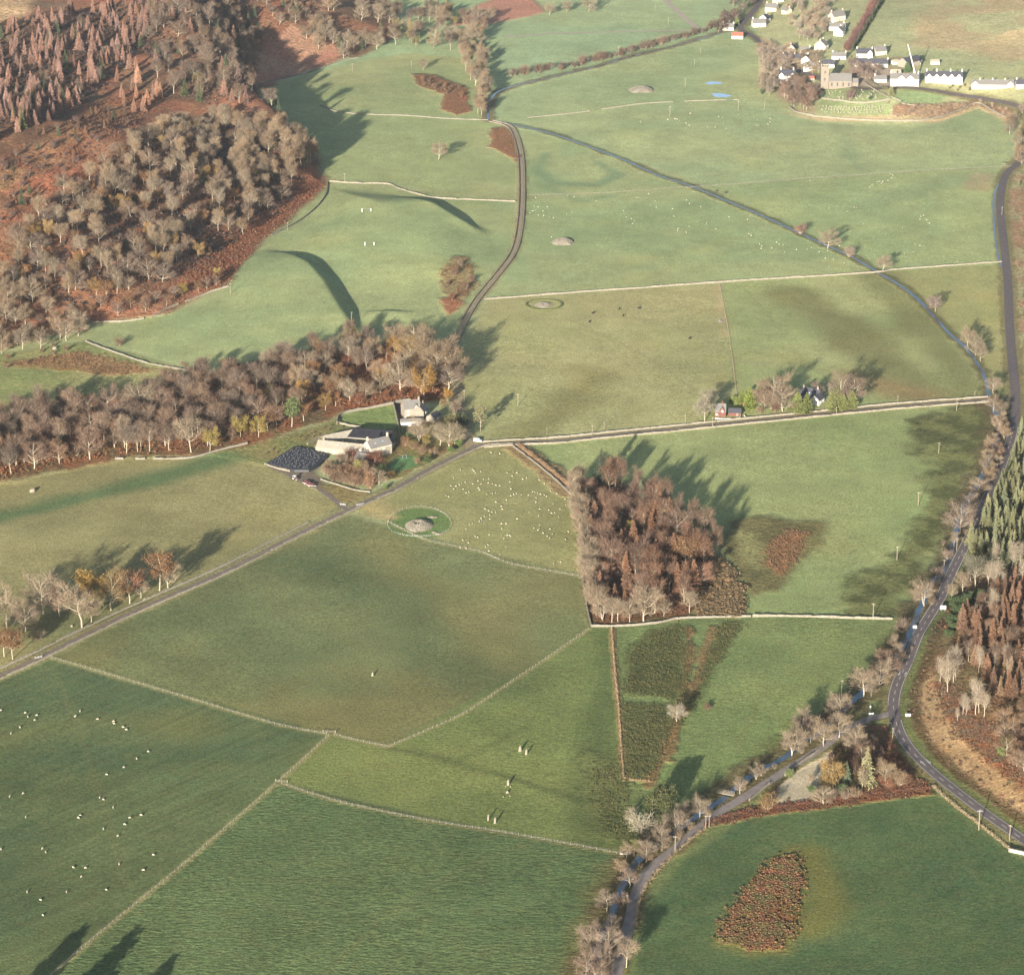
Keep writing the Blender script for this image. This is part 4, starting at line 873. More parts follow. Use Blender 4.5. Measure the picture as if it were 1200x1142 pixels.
for px, py, rx, ry, lab in ((507,606,3.2,1.2,'narrow strip of pale stones beyond the near cairn'),(509,624,1.6,1.,'small heap of pale stones right of the near cairn'),(514,626,2.4,1.1,'outer strip of pale stones near the oval fence'),(487,623,1.2,.9,'tiny heap of stones before the near cairn'),(844,376,2.,4,'heap of field stones by the fence in the straw field')):
    cairn(lab, px, py, rx, ry, .45, 90, 0, int(px))
def ringbank(label, px, py, rx, ry, h, w):
    p = P(px, py); n = 72; v = []; f_ = []
    prof = [(-w, -.3), (-w*.5, h * .55), (0, h), (w*.5, h*.55), (w, -.3)]
    for k in range(n):
        a = 2 * math.pi * k / n; q = 1 + .04 * math.sin(3 * a)
        for o, z in prof: x = p.x + (rx * q + o) * math.cos(a); y = p.y + (ry * q + o) * math.sin(a); v.append((x, y, z))
    va = np.array(v); va[:, 2] += hgt(va[:, 0], va[:, 1]); m_ = len(prof)
    for k in range(n):
        for j in range(m_ - 1): f_.append((k*m_+j, ((k+1)%n)*m_+j, ((k+1)%n)*m_+j+1, k*m_+j+1))
    tag(link('earth_bank', mesh('earth_bank', va, f_, M['turf'], smooth=True)), label, 'earth bank')
M['turf'] = plain('turf', (.085,.095,.034), .3, .8, .3)
ringbank('grassy ring bank around the low cairn in the straw field', 638, 357, 12.5, 12, .7, 1.6)
# oval fence round the near cairn
q = []
for k in range(25):
    a = 2 * math.pi * k / 24; q.append((491.5 + 37.5 * math.cos(a), 613 + 17.5 * math.sin(a) + 1.5 * math.cos(2*a)))
fence('oval post and wire fence enclosing the near pale cairn', q, 3.0)
def standing(label, px, py, h, w, d, lean, seed, rz=0):
    rg = random.Random(seed); p = P(px, py); rings = []
    for t in (0, .15, .4, .7, .9, 1.):
        s = (1 - .25 * t) * (1 if t < .9 else .75 if t < 1 else .35); ring = []
        for k in range(9):
            a = 2 * math.pi * k / 9; ring.append((w/2 * s * math.cos(a) * rg.uniform(.88, 1.1) + lean * t, d/2 * s * math.sin(a) * rg.uniform(.88, 1.1), -.4 + (h + .4) * t + (.18 * math.cos(a) if t == 1 else 0)))
        rings.append(ring)
    mb = MB(); mb.loft(rings); o = mb.build('standing_stone', M['palestone'], None, loc=p, rz=rz); tag(o, label, 'standing stone')
standing('broad tall standing stone, left one of the far pair', 609.3, 880.5, 3.1, 1.62, .5, .1, 1, .2); standing('standing stone with pointed top, right one of the far pair', 616.7, 884, 2.9, 1.26, .5, .05, 2, .2)
standing('tall central standing stone with small stones at its foot', 595.3, 920, 3.0, 1.32, .5, .05, 3, .1); standing('short squat stone in front of the central standing stone', 594.5, 929, 1.1, 1.44, .6, 0, 4)
standing('slim standing stone, left one of the near pair', 572, 961, 3.1, 1.02, .45, .08, 5, .3); standing('standing stone, right one of the near pair by the fence', 580, 964.5, 3.1, 1.26, .45, .1, 6, .3)
standing('knee high stone at left foot of the central standing stone', 592.8, 921.5, .6, 0.72, .4, 0, 7); standing('knee high stone at right foot of the central standing stone', 598.3, 921.8, .65, 0.72, .4, 0, 8)
standing('tiny marker stone front right of the squat stone', 597.6, 932.8, .55, 0.72, .4, 0, 9); standing('tiny marker stone front left of the squat stone', 589.8, 933.8, .55, 0.66, .4, 0, 10)
standing('single short standing stone alone in the olive field', 436.5, 792, 2.2, 1.20, .5, .05, 12)
for px, py, s, lab in ((38,576,2.0,'pale boulder in the pasture by the left lower wood'),(84,734,.9,'pale boulder under the roadside trees'),(64,409,1.8,'pale boulder in the rough pasture under the hillside wood')):
    standing(lab, px, py, s, s * 1.9, s * 1.5, .1, int(px))
# ---------------------------------------------------------------- vehicles and machines
def wheel(root, x, y, r, w):
    o = link('wheel', None, root, (x, y, r)); t = MB(); n = 14
    rings = []
    for yy, q in ((-w/2, .8), (-w/2, 1), (w/2, 1), (w/2, .8)): rings.append([(r * q * math.cos(2*math.pi*k/n), yy, r * q * math.sin(2*math.pi*k/n)) for k in range(n)])
    t.loft(rings); t.build('tyre', M['rubber'], o); k = MB(); k.tube((0, -w/2 - .02, 0), (0, w/2 + .02, 0), r * .55, r * .55, 10); k.build('rim', M['steel'], o)
def van(label, px, py, rz):
    root = tag(link('van', None, loc=P(px, py) + Vector((0, 0, .12)), rz=rz), label, 'van')
    pr = [(-2.5,.35),(2.45,.35),(2.5,.9),(1.75,1.15),(1.05,1.95),(.7,2.1),(-2.4,2.1),(-2.5,1.9)]
    mb = MB(); mb.loft([[(x, -.93, z) for x, z in pr], [(x, -.97, z) for x, z in pr], [(x, .97, z) for x, z in pr], [(x, .93, z) for x, z in pr]]); mb.build('body', M['white'], root)
    g = MB(); g.add([(1.72,-.85,1.2),(1.72,.85,1.2),(1.12,.8,1.92),(1.12,-.8,1.92)], [(0,1,2,3)]); o = g.build('windscreen', M['glass'], root, loc=(.03, 0, .02))
    for s in (-1, 1):
        g = MB(); g.box(.1, 1.15, s * .98 - .01, s * .98 + .01, 1.2, 1.8); g.build('side_window', M['glass'], root)
        for x in (-1.6, 1.6): wheel(root, x, s * .86, .36, .24)
        g = MB(); g.box(2.44, 2.53, s * .7 - .16, s * .7 + .16, .7, .88); g.build('headlight', M['glass'], root)
van('white van parked at the lane junction by the farm', 560, 517.5, rad(-14))
def tractor(label, px, py, rz):
    root = tag(link('tractor', None, loc=P(px, py) + Vector((0, 0, .1)), rz=rz), label, 'tractor')
    mb = MB(); mb.loft([[(x, y * a, z) for y, z in ((-.4,.75),(.4,.75),(.4,1.45),(-.4,1.45))] for x, a in ((.2,1.),(1.7,.9),(2.0,.7))]); mb.box(-1.2,.2,-.45,.45,.6,1.1); mb.build('bonnet', M['redpaint'], root)
    mb = MB(); mb.box(-1.3,.15,-.65,.65,2.35,2.5)
    for x in (-1.2,.05):
        for y in (-.58,.58): mb.box(x-.05,x+.05,y-.05,y+.05,1.1,2.35)
    mb.build('cab', M['white'], root); mb = MB(); mb.box(-1.15,0,-.55,.55,1.3,2.3); mb.build('cab_glass', M['glass'], root)
    for y in (-.85,.85): wheel(root, -.75, y, .8, .45); wheel(root, 1.45, y * .9, .48, .3)
    for y in (-.85,.85):
        mb = MB(); mb.box(-1.4,-.1,y-.25,y+.25,1.62,1.7); mb.build('mudguard', M['redpaint'], root)
tractor('red tractor standing at the farmyard entrance', 346, 562, rad(-35))
def trailer(label, px, py, rz):
    root = tag(link('farm_trailer', None, loc=P(px, py) + Vector((0, 0, .1)), rz=rz), label, 'trailer')
    mb = MB(); mb.box(-2.2,2.2,-1.05,1.05,.85,1.0); mb.build('chassis', M['steel'], root)
    mb = MB(); mb.box(-2.2,2.2,-1.05,-.98,1.003,1.8); mb.box(-2.2,2.2,.98,1.05,1.003,1.8); mb.box(-2.2,-2.13,-.977,.977,1.003,1.8); mb.box(2.13,2.2,-.977,.977,1.003,1.8); mb.build('side_panel', M['redpaint'], root)
    mb = MB(); mb.box(2.2,3.6,-.08,.08,.7,.86); mb.build('drawbar', M['steel'], root)
    for y in (-1.,1.): wheel(root, -.5, y * .92, .5, .3)
trailer('red farm trailer parked behind the tractor', 359, 567.5, rad(-32)); trailer('second red trailer nearest the lane on the farm track', 364, 570, rad(-25))
def crane():
    p = P(1070, 93); root = tag(link('mobile_crane', None, loc=p + Vector((0, 0, .1)), rz=rad(155)), 'mobile crane with long pale boom raised over the village', 'crane')
    mb = MB(); mb.box(-5,5,-1.25,1.25,1.,1.9); mb.build('chassis', M['yellow'], root)
    mb = MB(); mb.box(3.2,5.2,-1.2,1.2,1.903,3.1); c = mb.build('driver_cab', M['white'], root); g = MB(); g.box(5.19,5.23,-1.,1.,2.2,2.95); g.build('windscreen', M['glass'], c)
    mb = MB(); mb.box(-3.4,.4,-1.1,1.1,1.905,3.3); mb.build('turret', M['yellow'], root)
    for x in (-3.8,-2.3,1.6,3.4):
        for y in (-1.1,1.1): wheel(root, x, y, .55, .4)
    mb = MB(); a = Vector((-2.4,0,3.2)); d = Vector((.55, -.2, 1.5)).normalized()
    for r, l0, l1 in ((.75,0,12),(.6,11.5,21),(.45,20.5,29)): mb.tube(a + d*l0, a + d*l1, r, r*.95, 4)
    mb.build('boom', M['yellow'], root); mb = MB(); mb.tube((-.6,0,2.6), a + d*7, .22, .18, 8); mb.build('lift_ram', M['steel'], root)
crane()
# silage clamp with tyres
cl_ = PP([(311,545),(345,524.5),(366,528),(386,535),(374,547),(362,553),(345,553)])
cc = cl_.mean(0); n_ = len(cl_)
v = []; f_ = []
for t, z in ((1.,-.4),(.97,1.3),(.8,1.9),(.4,2.2),(.02,2.25)):
    for k in range(n_): v.append((cc[0] + (cl_[k,0]-cc[0])*t, cc[1] + (cl_[k,1]-cc[1])*t, cc[2] + z))
for i in range(4):
    for k in range(n_): f_.append((i*n_+k, i*n_+(k+1)%n_, (i+1)*n_+(k+1)%n_, (i+1)*n_+k))
tag(link('silage_clamp', mesh('silage_clamp', v, f_, M['sheet'])), 'black sheeted silage clamp covered with old tyres by the barns', 'silage clamp')
tm = MB(); n = 12
tm.loft([[(r*math.cos(2*math.pi*k/n), r*math.sin(2*math.pi*k/n), z) for k in range(n)] for r, z in ((.22,.0),(.36,-.02),(.40,.1),(.36,.2),(.24,.2),(.2,.1))], cap=False)
M['tyre'] = plain('dusty tyre', (.06,.06,.066), .4, 5.); tyre_me = tm.data('tyre', M['tyre']); k = 0
cw = cl_[:, :2]; rg = np.random.default_rng(8)
gx_, gy_ = np.meshgrid(np.arange(cw[:,0].min(), cw[:,0].max(), 1.9), np.arange(cw[:,1].min(), cw[:,1].max(), 2.6))
sd = sdp(gx_.ravel(), gy_.ravel(), cw); pts = np.stack([gx_.ravel(), gy_.ravel()], 1)[sd > 1.6][:240]
for x, y in pts:
    r_ = max((1 - sdp(np.array([x]), np.array([y]), cw)[0] / 20), 0); x += rg.uniform(-.9, .9); y += rg.uniform(-1.2, 1.2)
    # height of the sheet below the tyre
    dv = np.array([x, y]) - cc[:2]; best = 1.
    for t in np.linspace(.02, .99, 60):
        if inside(np.array([x]), np.array([y]), cc[:2] + (cw - cc[:2]) * t)[0]: best = t; break
    z = np.interp(best, [.02,.4,.8,.97,1.], [2.25,2.2,1.9,1.3,0])
    tag(link('old_tyre', tyre_me, None, (x, y, cc[2] + z + .05), 0, 1.2), 'old tyre weighing down the black silage sheet', 'tyre', 'tyres on the silage clamp')
# goals in the far pasture
def goal(label, px, py, rz):
    root = tag(link('goal', None, loc=P(px, py), rz=rz), label, 'goal')
    for x in (-3.4, 3.4):
        mb = MB(); mb.tube((x, 0, -.2), (x, 0, 2.5), .22, .22, 8); mb.build('goal_post', M['white'], root)
    mb = MB(); mb.tube((-3.4, 0, 2.44), (3.4, 0, 2.44), .02, .02, 6); mb.build('crossbar', M['steel'], root)
goal('white goal posts farther away on the terraced pasture', 429.5, 248, 0); goal('white goal posts nearer on the terraced pasture', 433, 287.5, 0)
# garden things at the farm
def slide(px, py):
    root = tag(link('garden_swing', None, loc=P(px, py), rz=.4), 'pale blue garden swing on the farm lawn', 'swing')
    mb = MB()
    for x in (-1.2, 1.2):
        for y in (-.7, .7): mb.tube((x, y, 0), (x, 0, 2.1), .05, .05, 6)
    mb.tube((-1.2, 0, 2.1), (1.2, 0, 2.1), .05, .05, 6); mb.build('swing_frame', M['blue'], root); mb = MB(); mb.box(-.3,.3,-.15,.15,.5,.55); mb.build('seat', M['blue'], root)
slide(474, 537)
# ---------------------------------------------------------------- tree meshes (unit height 1, shared between copies)
class TB:
    def __init__(s, seed): s.r = np.random.default_rng(seed); s.mb = MB(); s.v = []; s.f = []; s.n = 0; s.tips = []
    def limb(s, a, b, r0, r1, n=4, seg=3, wob=.03):
        pts = [np.array(a, float)]
        for k in range(1, seg + 1):
            t = k / seg; p = np.array(a) * (1 - t) + np.array(b) * t
            if k < seg: p = p + s.r.normal(0, wob, 3) * np.linalg.norm(np.array(b) - np.array(a))
            pts.append(p)
        for k in range(seg):
            ra = r0 + (r1 - r0) * k / seg; rb = r0 + (r1 - r0) * (k + 1) / seg
            s.mb.tube(pts[k], pts[k+1], ra, rb, n, cap=False)
        return pts
    def blades(s, base, dirs, L, w):
        """thin twigs or leaves: one quad each"""
        base = np.asarray(base); dirs = dirs / np.linalg.norm(dirs, axis=1)[:, None]; k = len(base)
        sd_ = np.cross(dirs, s.r.normal(size=(k, 3))); sd_ /= np.linalg.norm(sd_, axis=1)[:, None] + 1e-9
        L = np.broadcast_to(L, (k,))[:, None]; w = np.broadcast_to(w, (k,))[:, None]
        q = np.stack([base - sd_*w*.5, base + sd_*w*.5, base + dirs*L + sd_*w*.3, base + dirs*L - sd_*w*.3], 1).reshape(-1, 3)
        s.v.append(q); s.f.append(np.arange(4*k).reshape(k, 4) + s.n); s.n += 4*k
    def done(s, nm, crownmat, barkmat):
        t = s.mb.data('trunk', M[barkmat])
        V = np.concatenate(s.v); Fq = np.concatenate(s.f)
        me = bpy.data.meshes.new('crown'); me.vertices.add(len(V)); me.vertices.foreach_set('co', V.ravel())
        me.loops.add(Fq.size); me.loops.foreach_set('vertex_index', Fq.ravel().astype(np.int32))
        me.polygons.add(len(Fq)); me.polygons.foreach_set('loop_start', (np.arange(len(Fq))*4).astype(np.int32)); me.update(calc_edges=True)
        me.materials.append(M[crownmat]); return (t, me)
def broad(seed, spread=.36, low=.22, nl=9, twigs=1500, mat='twig', leaf=0, tr=.016, top=1., bark='bark', fork=False, tw=.0062):
    T = TB(seed); r = T.r
    stems = [((0,0,0), (r.normal(0,.02), r.normal(0,.02), .62))]
    if fork: stems = [((0,0,0), (.10,r.normal(0,.05),.6)), ((.005,0,0), (-.11,r.normal(0,.05),.58))]
    ends = []
    for a, b in stems:
        tp = T.limb(a, b, tr, tr*.5, 6, 4, .02)
        T.limb(tp[-1], tp[-1] + np.array([r.normal(0,.04), r.normal(0,.04), .25]), tr*.5, tr*.1, 4, 3); ends.append(tp[-1] + np.array([0,0,.2]))
        for k in range(nl):
            t = low + (.6 - low) * (k + r.uniform(-.3,.3)) / nl; t = max(t, .1)
            p0 = np.array([np.interp(t, [q[2] for q in tp], [q[i] for q in tp]) for i in range(3)])
            az = k * 2.4 + r.uniform(-.5, .5); out = spread * r.uniform(.6, 1.05) * (1 - .35*(t/.6)**2)
            rise = r.uniform(.12,.32) * (1.1 if t > .35 else .8)
            p1 = p0 + np.array([out*math.cos(az), out*math.sin(az), rise])
            lp = T.limb(p0, p1, tr*.5, tr*.14, 4, 3, .06); ends.append(p1)
            for j in range(5):
                u = .35 + .6*j/5; q0 = np.array(p0)*(1-u)+p1*u; a2 = az + r.normal(0, .8)
                q1 = q0 + np.array([math.cos(a2)*spread*.35, math.sin(a2)*spread*.35, r.uniform(.04,.17)])*r.uniform(.6,1.1)
                T.limb(q0, q1, tr*.2, tr*.07, 3, 2, .08); ends.append(q1); ends.append((q0+q1)/2)
    E_ = np.array(ends); c = np.array([0,0,.5])
    k = r.integers(0, len(E_), twigs); base = E_[k] + r.normal(0, .04, (twigs,3)) * np.array([1.15,1.15,.8])
    base[:,2] = np.clip(base[:,2], .10, .93)
    d = (base - c); d[:,2] = d[:,2]*.6 + .2; d = d/ (np.linalg.norm(d,axis=1)[:,None]+.02) + r.normal(0,.75,(twigs,3))
    T.blades(base, d, r.uniform(.06,.145,twigs), tw * .78)
    if leaf:
        k = r.integers(0, len(E_), leaf); base = E_[k] + r.normal(0,.05,(leaf,3)); T.blades(base, r.normal(size=(leaf,3)), r.uniform(.018,.036,leaf), .024)
    return T.done('', mat, bark)
def conifer(seed, rad_=.17, low=.12, step=.035, per=8, droop=-.12, wide=.016, mat='needle', bark='darkbark', p_=1., sub=3):
    T = TB(seed); r = T.r; T.limb((0,0,0), (r.normal(0,.01), r.normal(0,.01), .99), .012, .002, 6, 4, .004)
    z = low
    while z < .985:
        R_ = rad_ * (1 - (z-low*.3)/(1.02-low*.3))**p_ + .008; n = per; a0 = r.uniform(0,6.28)
        for k in range(n):
            if r.random() < .1: continue
            a = a0 + 6.283*k/n + r.normal(0,.2); L = R_*r.uniform(.5,1.3); dz = droop*L + r.normal(0,.02)*L
            b0 = np.array([0,0,z + r.normal(0,.01)]); d = np.array([math.cos(a)*L, math.sin(a)*L, dz])
            T.blades([b0], np.array([d]), L, wide*.8)
            m_ = sub*2
            u = r.uniform(.25,1.,m_)[:,None]; dirs = np.array([math.cos(a), math.sin(a), 0]) + r.normal(0,.75,(m_,3)); dirs[:,2] -= .25
            T.blades(b0 + d*u, dirs, L*r.uniform(.22,.45,m_), wide)
        z += step*r.uniform(.8,1.2)
    return T.done('', mat, bark)
def bush(seed, n=900, w=.6, mat='twig', leaf=False, stems=9):
    T = TB(seed); r = T.r; ends = []
    for k in range(stems):
        a = 6.283*k/stems + r.normal(0,.3); e = np.array([math.cos(a)*w*r.uniform(.2,.75), math.sin(a)*w*r.uniform(.2,.75), r.uniform(.55,.9)])
        T.limb((math.cos(a)*.05, math.sin(a)*.05, 0), e, .022, .006, 4, 3, .06)
        for u in (.35,.6,.8,1.): ends.append(e*u + r.normal(0,.05,3)); 
    E_ = np.array(ends); k = r.integers(0,len(E_),n); base = E_[k] + r.normal(0,.12,(n,3)); base[:,2] = np.clip(base[:,2], .04, 1.)
    if leaf: T.blades(base, r.normal(size=(n,3)), r.uniform(.05,.11,n), .07)
    else:
        d = base*np.array([1,1,.5]) + np.array([0,0,.35]) + r.normal(0,.5,(n,3)); T.blades(base, d, r.uniform(.12,.3,n), .016)
    return T.done('', mat, 'bark')
def pine(seed):
    T = TB(seed); r = T.r; tp = T.limb((0,0,0), (r.normal(0,.03), r.normal(0,.03), .9), .02, .006, 6, 4, .01)
    for k in range(16):
        z = .38 + .58*k/16; a = k*2.4; L = .24*(1-.55*((z-.38)/.6)**1.5)*r.uniform(.7,1.1); c = np.array([math.cos(a)*L, math.sin(a)*L, z+.03])
        T.limb((0,0,z-.02), c, .006, .002, 4, 2, .04); n = 95
        b_ = c + r.normal(0,1,(n,3))*np.array([.062,.062,.035]); T.blades(b_, r.normal(size=(n,3))+np.array([0,0,.4]), r.uniform(.025,.05,n), .022)
    return T.done('', 'needle', 'bark')
TM = {}
TM['bare'] = [broad(s, sp, lo, nl, 2300, tr=.02) for s, sp, lo, nl in ((1,.42,.13,12),(2,.38,.17,11),(3,.47,.12,13),(4,.35,.2,11),(5,.40,.15,12),(6,.45,.22,10))]
TM['fork'] = [broad(s, .36, .2, 8, 2300, fork=True) for s in (21,22)]
TM['tall'] = [broad(s, sp, .24, 12, 1700, tr=.0145) for s, sp in ((31,.24),(32,.20),(33,.27),(34,.22))]
TM['birch'] = [broad(s, .095, .24, 14, 750, tr=.012, tw=.005) for s in (41,42,43)]
TM['gold'] = [broad(s, sp, .22, 10, 700, 'leaf', 2300) for s, sp in ((51,.36),(52,.4),(53,.34))]
TM['russet'] = [broad(s, sp, .28, 9, 900, 'leaf', 900) for s, sp in ((61,.38),(62,.34))]
TM['larch'] = [conifer(s, rr_, .07, .026, 8, -.15, .019, 'twig', 'darkbark', .85, 4) for s, rr_ in ((71,.18),(72,.15),(73,.205))]
TM['spruce'] = [conifer(s, rr_, .06, .032, 9, -.3, .02, 'needle') for s, rr_ in ((81,.2),(82,.17),(83,.23))]
TM['cypress'] = [conifer(s, rr_, .03, .03, 10, .25, .03, 'needle', 'darkbark', .6, 4) for s, rr_ in ((91,.30),(92,.24))]
TM['bush'] = [bush(s, 900, w) for s, w in ((101,.7),(102,.6),(103,.85))]
TM['ever'] = [bush(s, 1500, w, 'leaf', True) for s, w in ((111,.75),(112,.6))]
TM['pine'] = [pine(s) for s in (121,122)]
CAT = dict(bare='bare tree', fork='bare tree', tall='tall tree', birch='birch', gold='leafy tree', russet='leafy tree', larch='larch', spruce='spruce', cypress='conifer', bush='shrub', ever='evergreen shrub', pine='pine')
NAME = dict(bare='deciduous_tree', fork='deciduous_tree', tall='slender_tree', birch='birch_tree', gold='autumn_tree', russet='autumn_tree', larch='larch_tree', spruce='spruce_tree', cypress='conifer_tree', bush='shrub', ever='evergreen_shrub', pine='pine_tree')
TINT = dict(bare=(.225,.172,.135), fork=(.27,.225,.175), tall=(.235,.185,.15), birch=(.30,.25,.195), gold=(.30,.19,.055), russet=(.28,.15,.065), larch=(.24,.135,.085), spruce=(.065,.085,.045), cypress=(.125,.155,.035), bush=(.215,.155,.115), ever=(.05,.072,.03), pine=(.10,.13,.05))
TR = random.Random(99)
HS = dict(copse_tree=1.04)
def tree(kind, p, h_,  label, group=None, tint=None, wide=1., var=.24, nm=None):
    h = h_ * HS.get(nm or '', 1.); v = TM[kind]; d = v[TR.randrange(len(v))]; t = tint or TINT[kind]; q = 1 + TR.uniform(-var, var); w = TR.uniform(-.03, .13) * var / .24
    q *= .62 if nm == 'copse_tree' or kind == 'larch' else TB_ if kind in ('bare','fork','tall','birch','bush','russet','gold') else .72; col = (t[0]*q*(1+w), t[1]*q, t[2]*q*(1-w))
    root = tag(link(nm or NAME[kind], None, None, p, TR.uniform(0, 6.28), (h*wide*TR.uniform(.8,1.22), h*wide*TR.uniform(.8,1.22), h)), label, (nm or '').replace('_',' ') or CAT[kind], group)
    root.rotation_euler = (TR.uniform(-.06,.06), TR.uniform(-.06,.06), root.rotation_euler[2])
    link('trunk', d[0], root); link('crown', d[1], root, color=col)
def T1_(kind, px, py, h, label, tint=None, wide=1., group=None): tree(kind, P(px, py), h * (1.14 if kind in ('bare','fork','russet','gold') else 1.05), label, group, tint, wide, .05)
def scatter(poly, n, mind, mix, where, seed=1, nm={'bare':'woodland_tree'}):
    """random trees inside a photo outline, at least mind metres apart; mix: list of (kind, weight, hmin, hmax, word, tint)"""
    rg = np.random.default_rng(seed); w = PP(poly)[:, :2]; pts = np.zeros((0, 2)); lo, hi = w.min(0), w.max(0); tries = 0
    out = []
    while len(out) < n and tries < 60:
        c = rg.uniform(lo, hi, (n*3, 2)); c = c[inside(c[:,0], c[:,1], w)]; tries += 1
        for q in c:
            if len(out) >= n: break
            if all((q[0]-o[0])**2 + (q[1]-o[1])**2 > mind*mind for o in out): out.append(q)
    out = np.array(out); z = hgt(out[:,0], out[:,1]); wt = np.array([m_[1] for m_ in mix], float); wt /= wt.sum()
    for i, q in enumerate(out):
        k = mix[rg.choice(len(mix), p=wt)]; h = rg.uniform(k[2], k[3])
        tree(k[0], (q[0], q[1], z[i]), h, f'{k[4]} {where}', f'{k[4]}s {where}', k[5] if len(k) > 5 else None, nm=nm.get(k[0]))
GREY=(.22,.165,.128); PINK=(.235,.158,.118); BROWN=(.20,.125,.085); PURP=(.16,.105,.09); PALE=(.325,.255,.18); OR=(.235,.13,.065); YEL=(.34,.26,.075); RUST=(.21,.085,.05)
# hillside wood
scatter([(-30,40),(20,25),(150,0),(190,10),(165,60),(112,102),(60,143),(0,172),(-30,182)], 262, 3.9, [('larch',8,12,18,'pinkish brown larch',(.30,.19,.16)),('larch',3,7,12,'smaller brown larch',(.30,.18,.14)),('spruce',1,12,17,'dark green spruce'),('tall',1,10,15,'grey bare tree',GREY)], 'on the upper slope of the hillside wood', seed=2)
scatter([(165,0),(300,0),(300,40),(285,100),(240,130),(190,110),(170,60)], 85, 6, [('tall',4,16,22,'grey bare tree',GREY),('bare',3,14,19,'spreading bare tree',GREY),('larch',2,12,17,'brown larch',(.32,.2,.165)),('spruce',1.4,13,18,'dark green spruce'),('gold',.4,9,13,'dull gold tree',(.25,.19,.09))], 'on the shaded shoulder of the hillside wood', seed=3)
scatter([(130,80),(165,70),(190,115),(170,140),(140,125)], 16, 6, [('larch',1,11,16,'orange brown larch',(.36,.21,.15))], 'standing along the bracken spur of the hillside wood', seed=4)
scatter([(60,232),(110,204),(175,155),(240,145),(290,125),(350,180),(372,190),(340,235),(265,290),(200,330),(150,350),(90,362),(30,345),(0,335),(20,285)], 245, 5.8, [('bare',5,12,18,'grey brown bare tree',GREY),('tall',6,15,20,'tall pale bare tree',PALE),('bush',1.5,5,8,'brown thicket bush',BROWN),('gold',1.5,11,15,'golden leaved tree',(.33,.215,.09)),('russet',1.5,11,15,'russet tinged tree',(.26,.15,.075)),('spruce',.25,10,14,'dark green spruce')], 'in the lower hillside wood', seed=5)
scatter([(300,150),(345,165),(372,185),(360,200),(320,215),(285,230),(270,200)], 48, 4.5, [('tall',4,18,23,'tall pale trunked tree',PALE),('bare',1,14,18,'broad bare tree',GREY)], 'on the right flank of the hillside wood', seed=6)
scatter([(-30,330),(40,345),(100,372),(96,400),(40,410),(0,415),(-30,420)], 36, 6, [('bare',5,12,17,'grey bare tree',PALE),('bush',2,4,6,'brown bush',BROWN)], 'at the left foot of the hillside wood', seed=7)
scatter([(100,360),(180,355),(230,335),(262,318),(262,332),(230,345),(190,362),(110,374)], 14, 7, [('bare',4,8,12,'rounded bare tree',PINK),('gold',2,8,11,'golden tree',YEL),('russet',2,8,11,'russet tree',OR)], 'just above the wall at the hill foot', seed=8)
scatter([(0,180),(60,150),(150,115),(150,145),(100,185),(40,235),(0,270)], 80, 5, [('bush',4,2,5,'grey scrub bush',PURP),('larch',1,4,8,'small brown larch',BROWN),('spruce',.8,6,10,'young green spruce')], 'in the bracken of the open spur', seed=9, nm={'bush':'scrub_bush'})
for px, py, h, lab in ((26,240,11,'lone green spruce standing in the bracken at far left'),(78,80,16,'bluish spruce above the bracken spur, left one'),(57,55,14,'bluish spruce near the top left among larches'),(70,218,10,'pair forming green pine left of the golden trees'),(17,140,12,'blue green spruce at the left edge of the larches')): T1_('spruce', px, py, h, lab)
scatter([(235,20),(300,10),(305,60),(310,100),(335,145),(300,135),(255,112)], 46, 5.5, [('larch',2,12,17,'dim brown larch',(.25,.16,.135)),('tall',3,13,19,'shaded bare tree',GREY),('spruce',1.6,12,18,'dark spruce')], 'in the shadowed gully behind the hillside spur', seed=10, nm={'tall':'forest_tree'})
# top wood
scatter([(345,50),(365,18),(420,8),(500,12),(580,25),(575,45),(560,62),(520,60),(480,58),(430,70),(395,72)], 74, 6, [('bare',5,14,19,'pale bare tree',PALE),('tall',3,15,19,'grey bare tree',GREY),('spruce',1,12,16,'dark green conifer'),('gold',.9,10,14,'dull yellow tree',(.27,.22,.10))], 'in the far top wood', seed=12)
scatter([(300,0),(360,0),(360,20),(345,40),(310,20)], 14, 6, [('spruce',2,13,17,'dark green conifer'),('bare',3,10,15,'bare tree',GREY)], 'at the left end of the far top wood', seed=13)
scatter([(538,62),(562,55),(570,80),(574,120),(572,136),(560,136),(556,105),(545,85)], 34, 4, [('tall',4,14,18,'pale bare tree',PALE),('bare',1,9,12,'bare tree',PINK)], 'in the pale strip running down to the burn', seed=14)
scatter([(478,88),(548,106),(548,116),(520,112),(482,96)], 12, 5, [('bush',1,3,5,'brown thorn bush',BROWN)], 'on the bracken bank of the top pasture', seed=15, nm={'bush':'thorn_bush'})
scatter([(700,-70),(500,-70),(430,-40),(430,-5),(560,-2),(640,-20)], 18, 8, [('bare',3,9,14,'grey bare tree',GREY),('gold',1,9,12,'yellowish tree',(.27,.22,.10))], 'beyond the top edge of the far wood', seed=16)
for px, py, h, lab in ((644,18,12,'far bare tree in the top pasture, left one of three'),(664,15,11,'far bare tree in the top pasture, middle one of three'),(690,14,14,'far bare tree in the top pasture, tallest of three'),(496,82,10,'lone pale tree on the top pasture below the wood'),(514,187,14,'lone pale bare tree in the middle of the far pasture'),(503,25,12,'yellow green tree at the right of the top wood')): T1_('bare', px, py, h, lab, PALE, 1.)
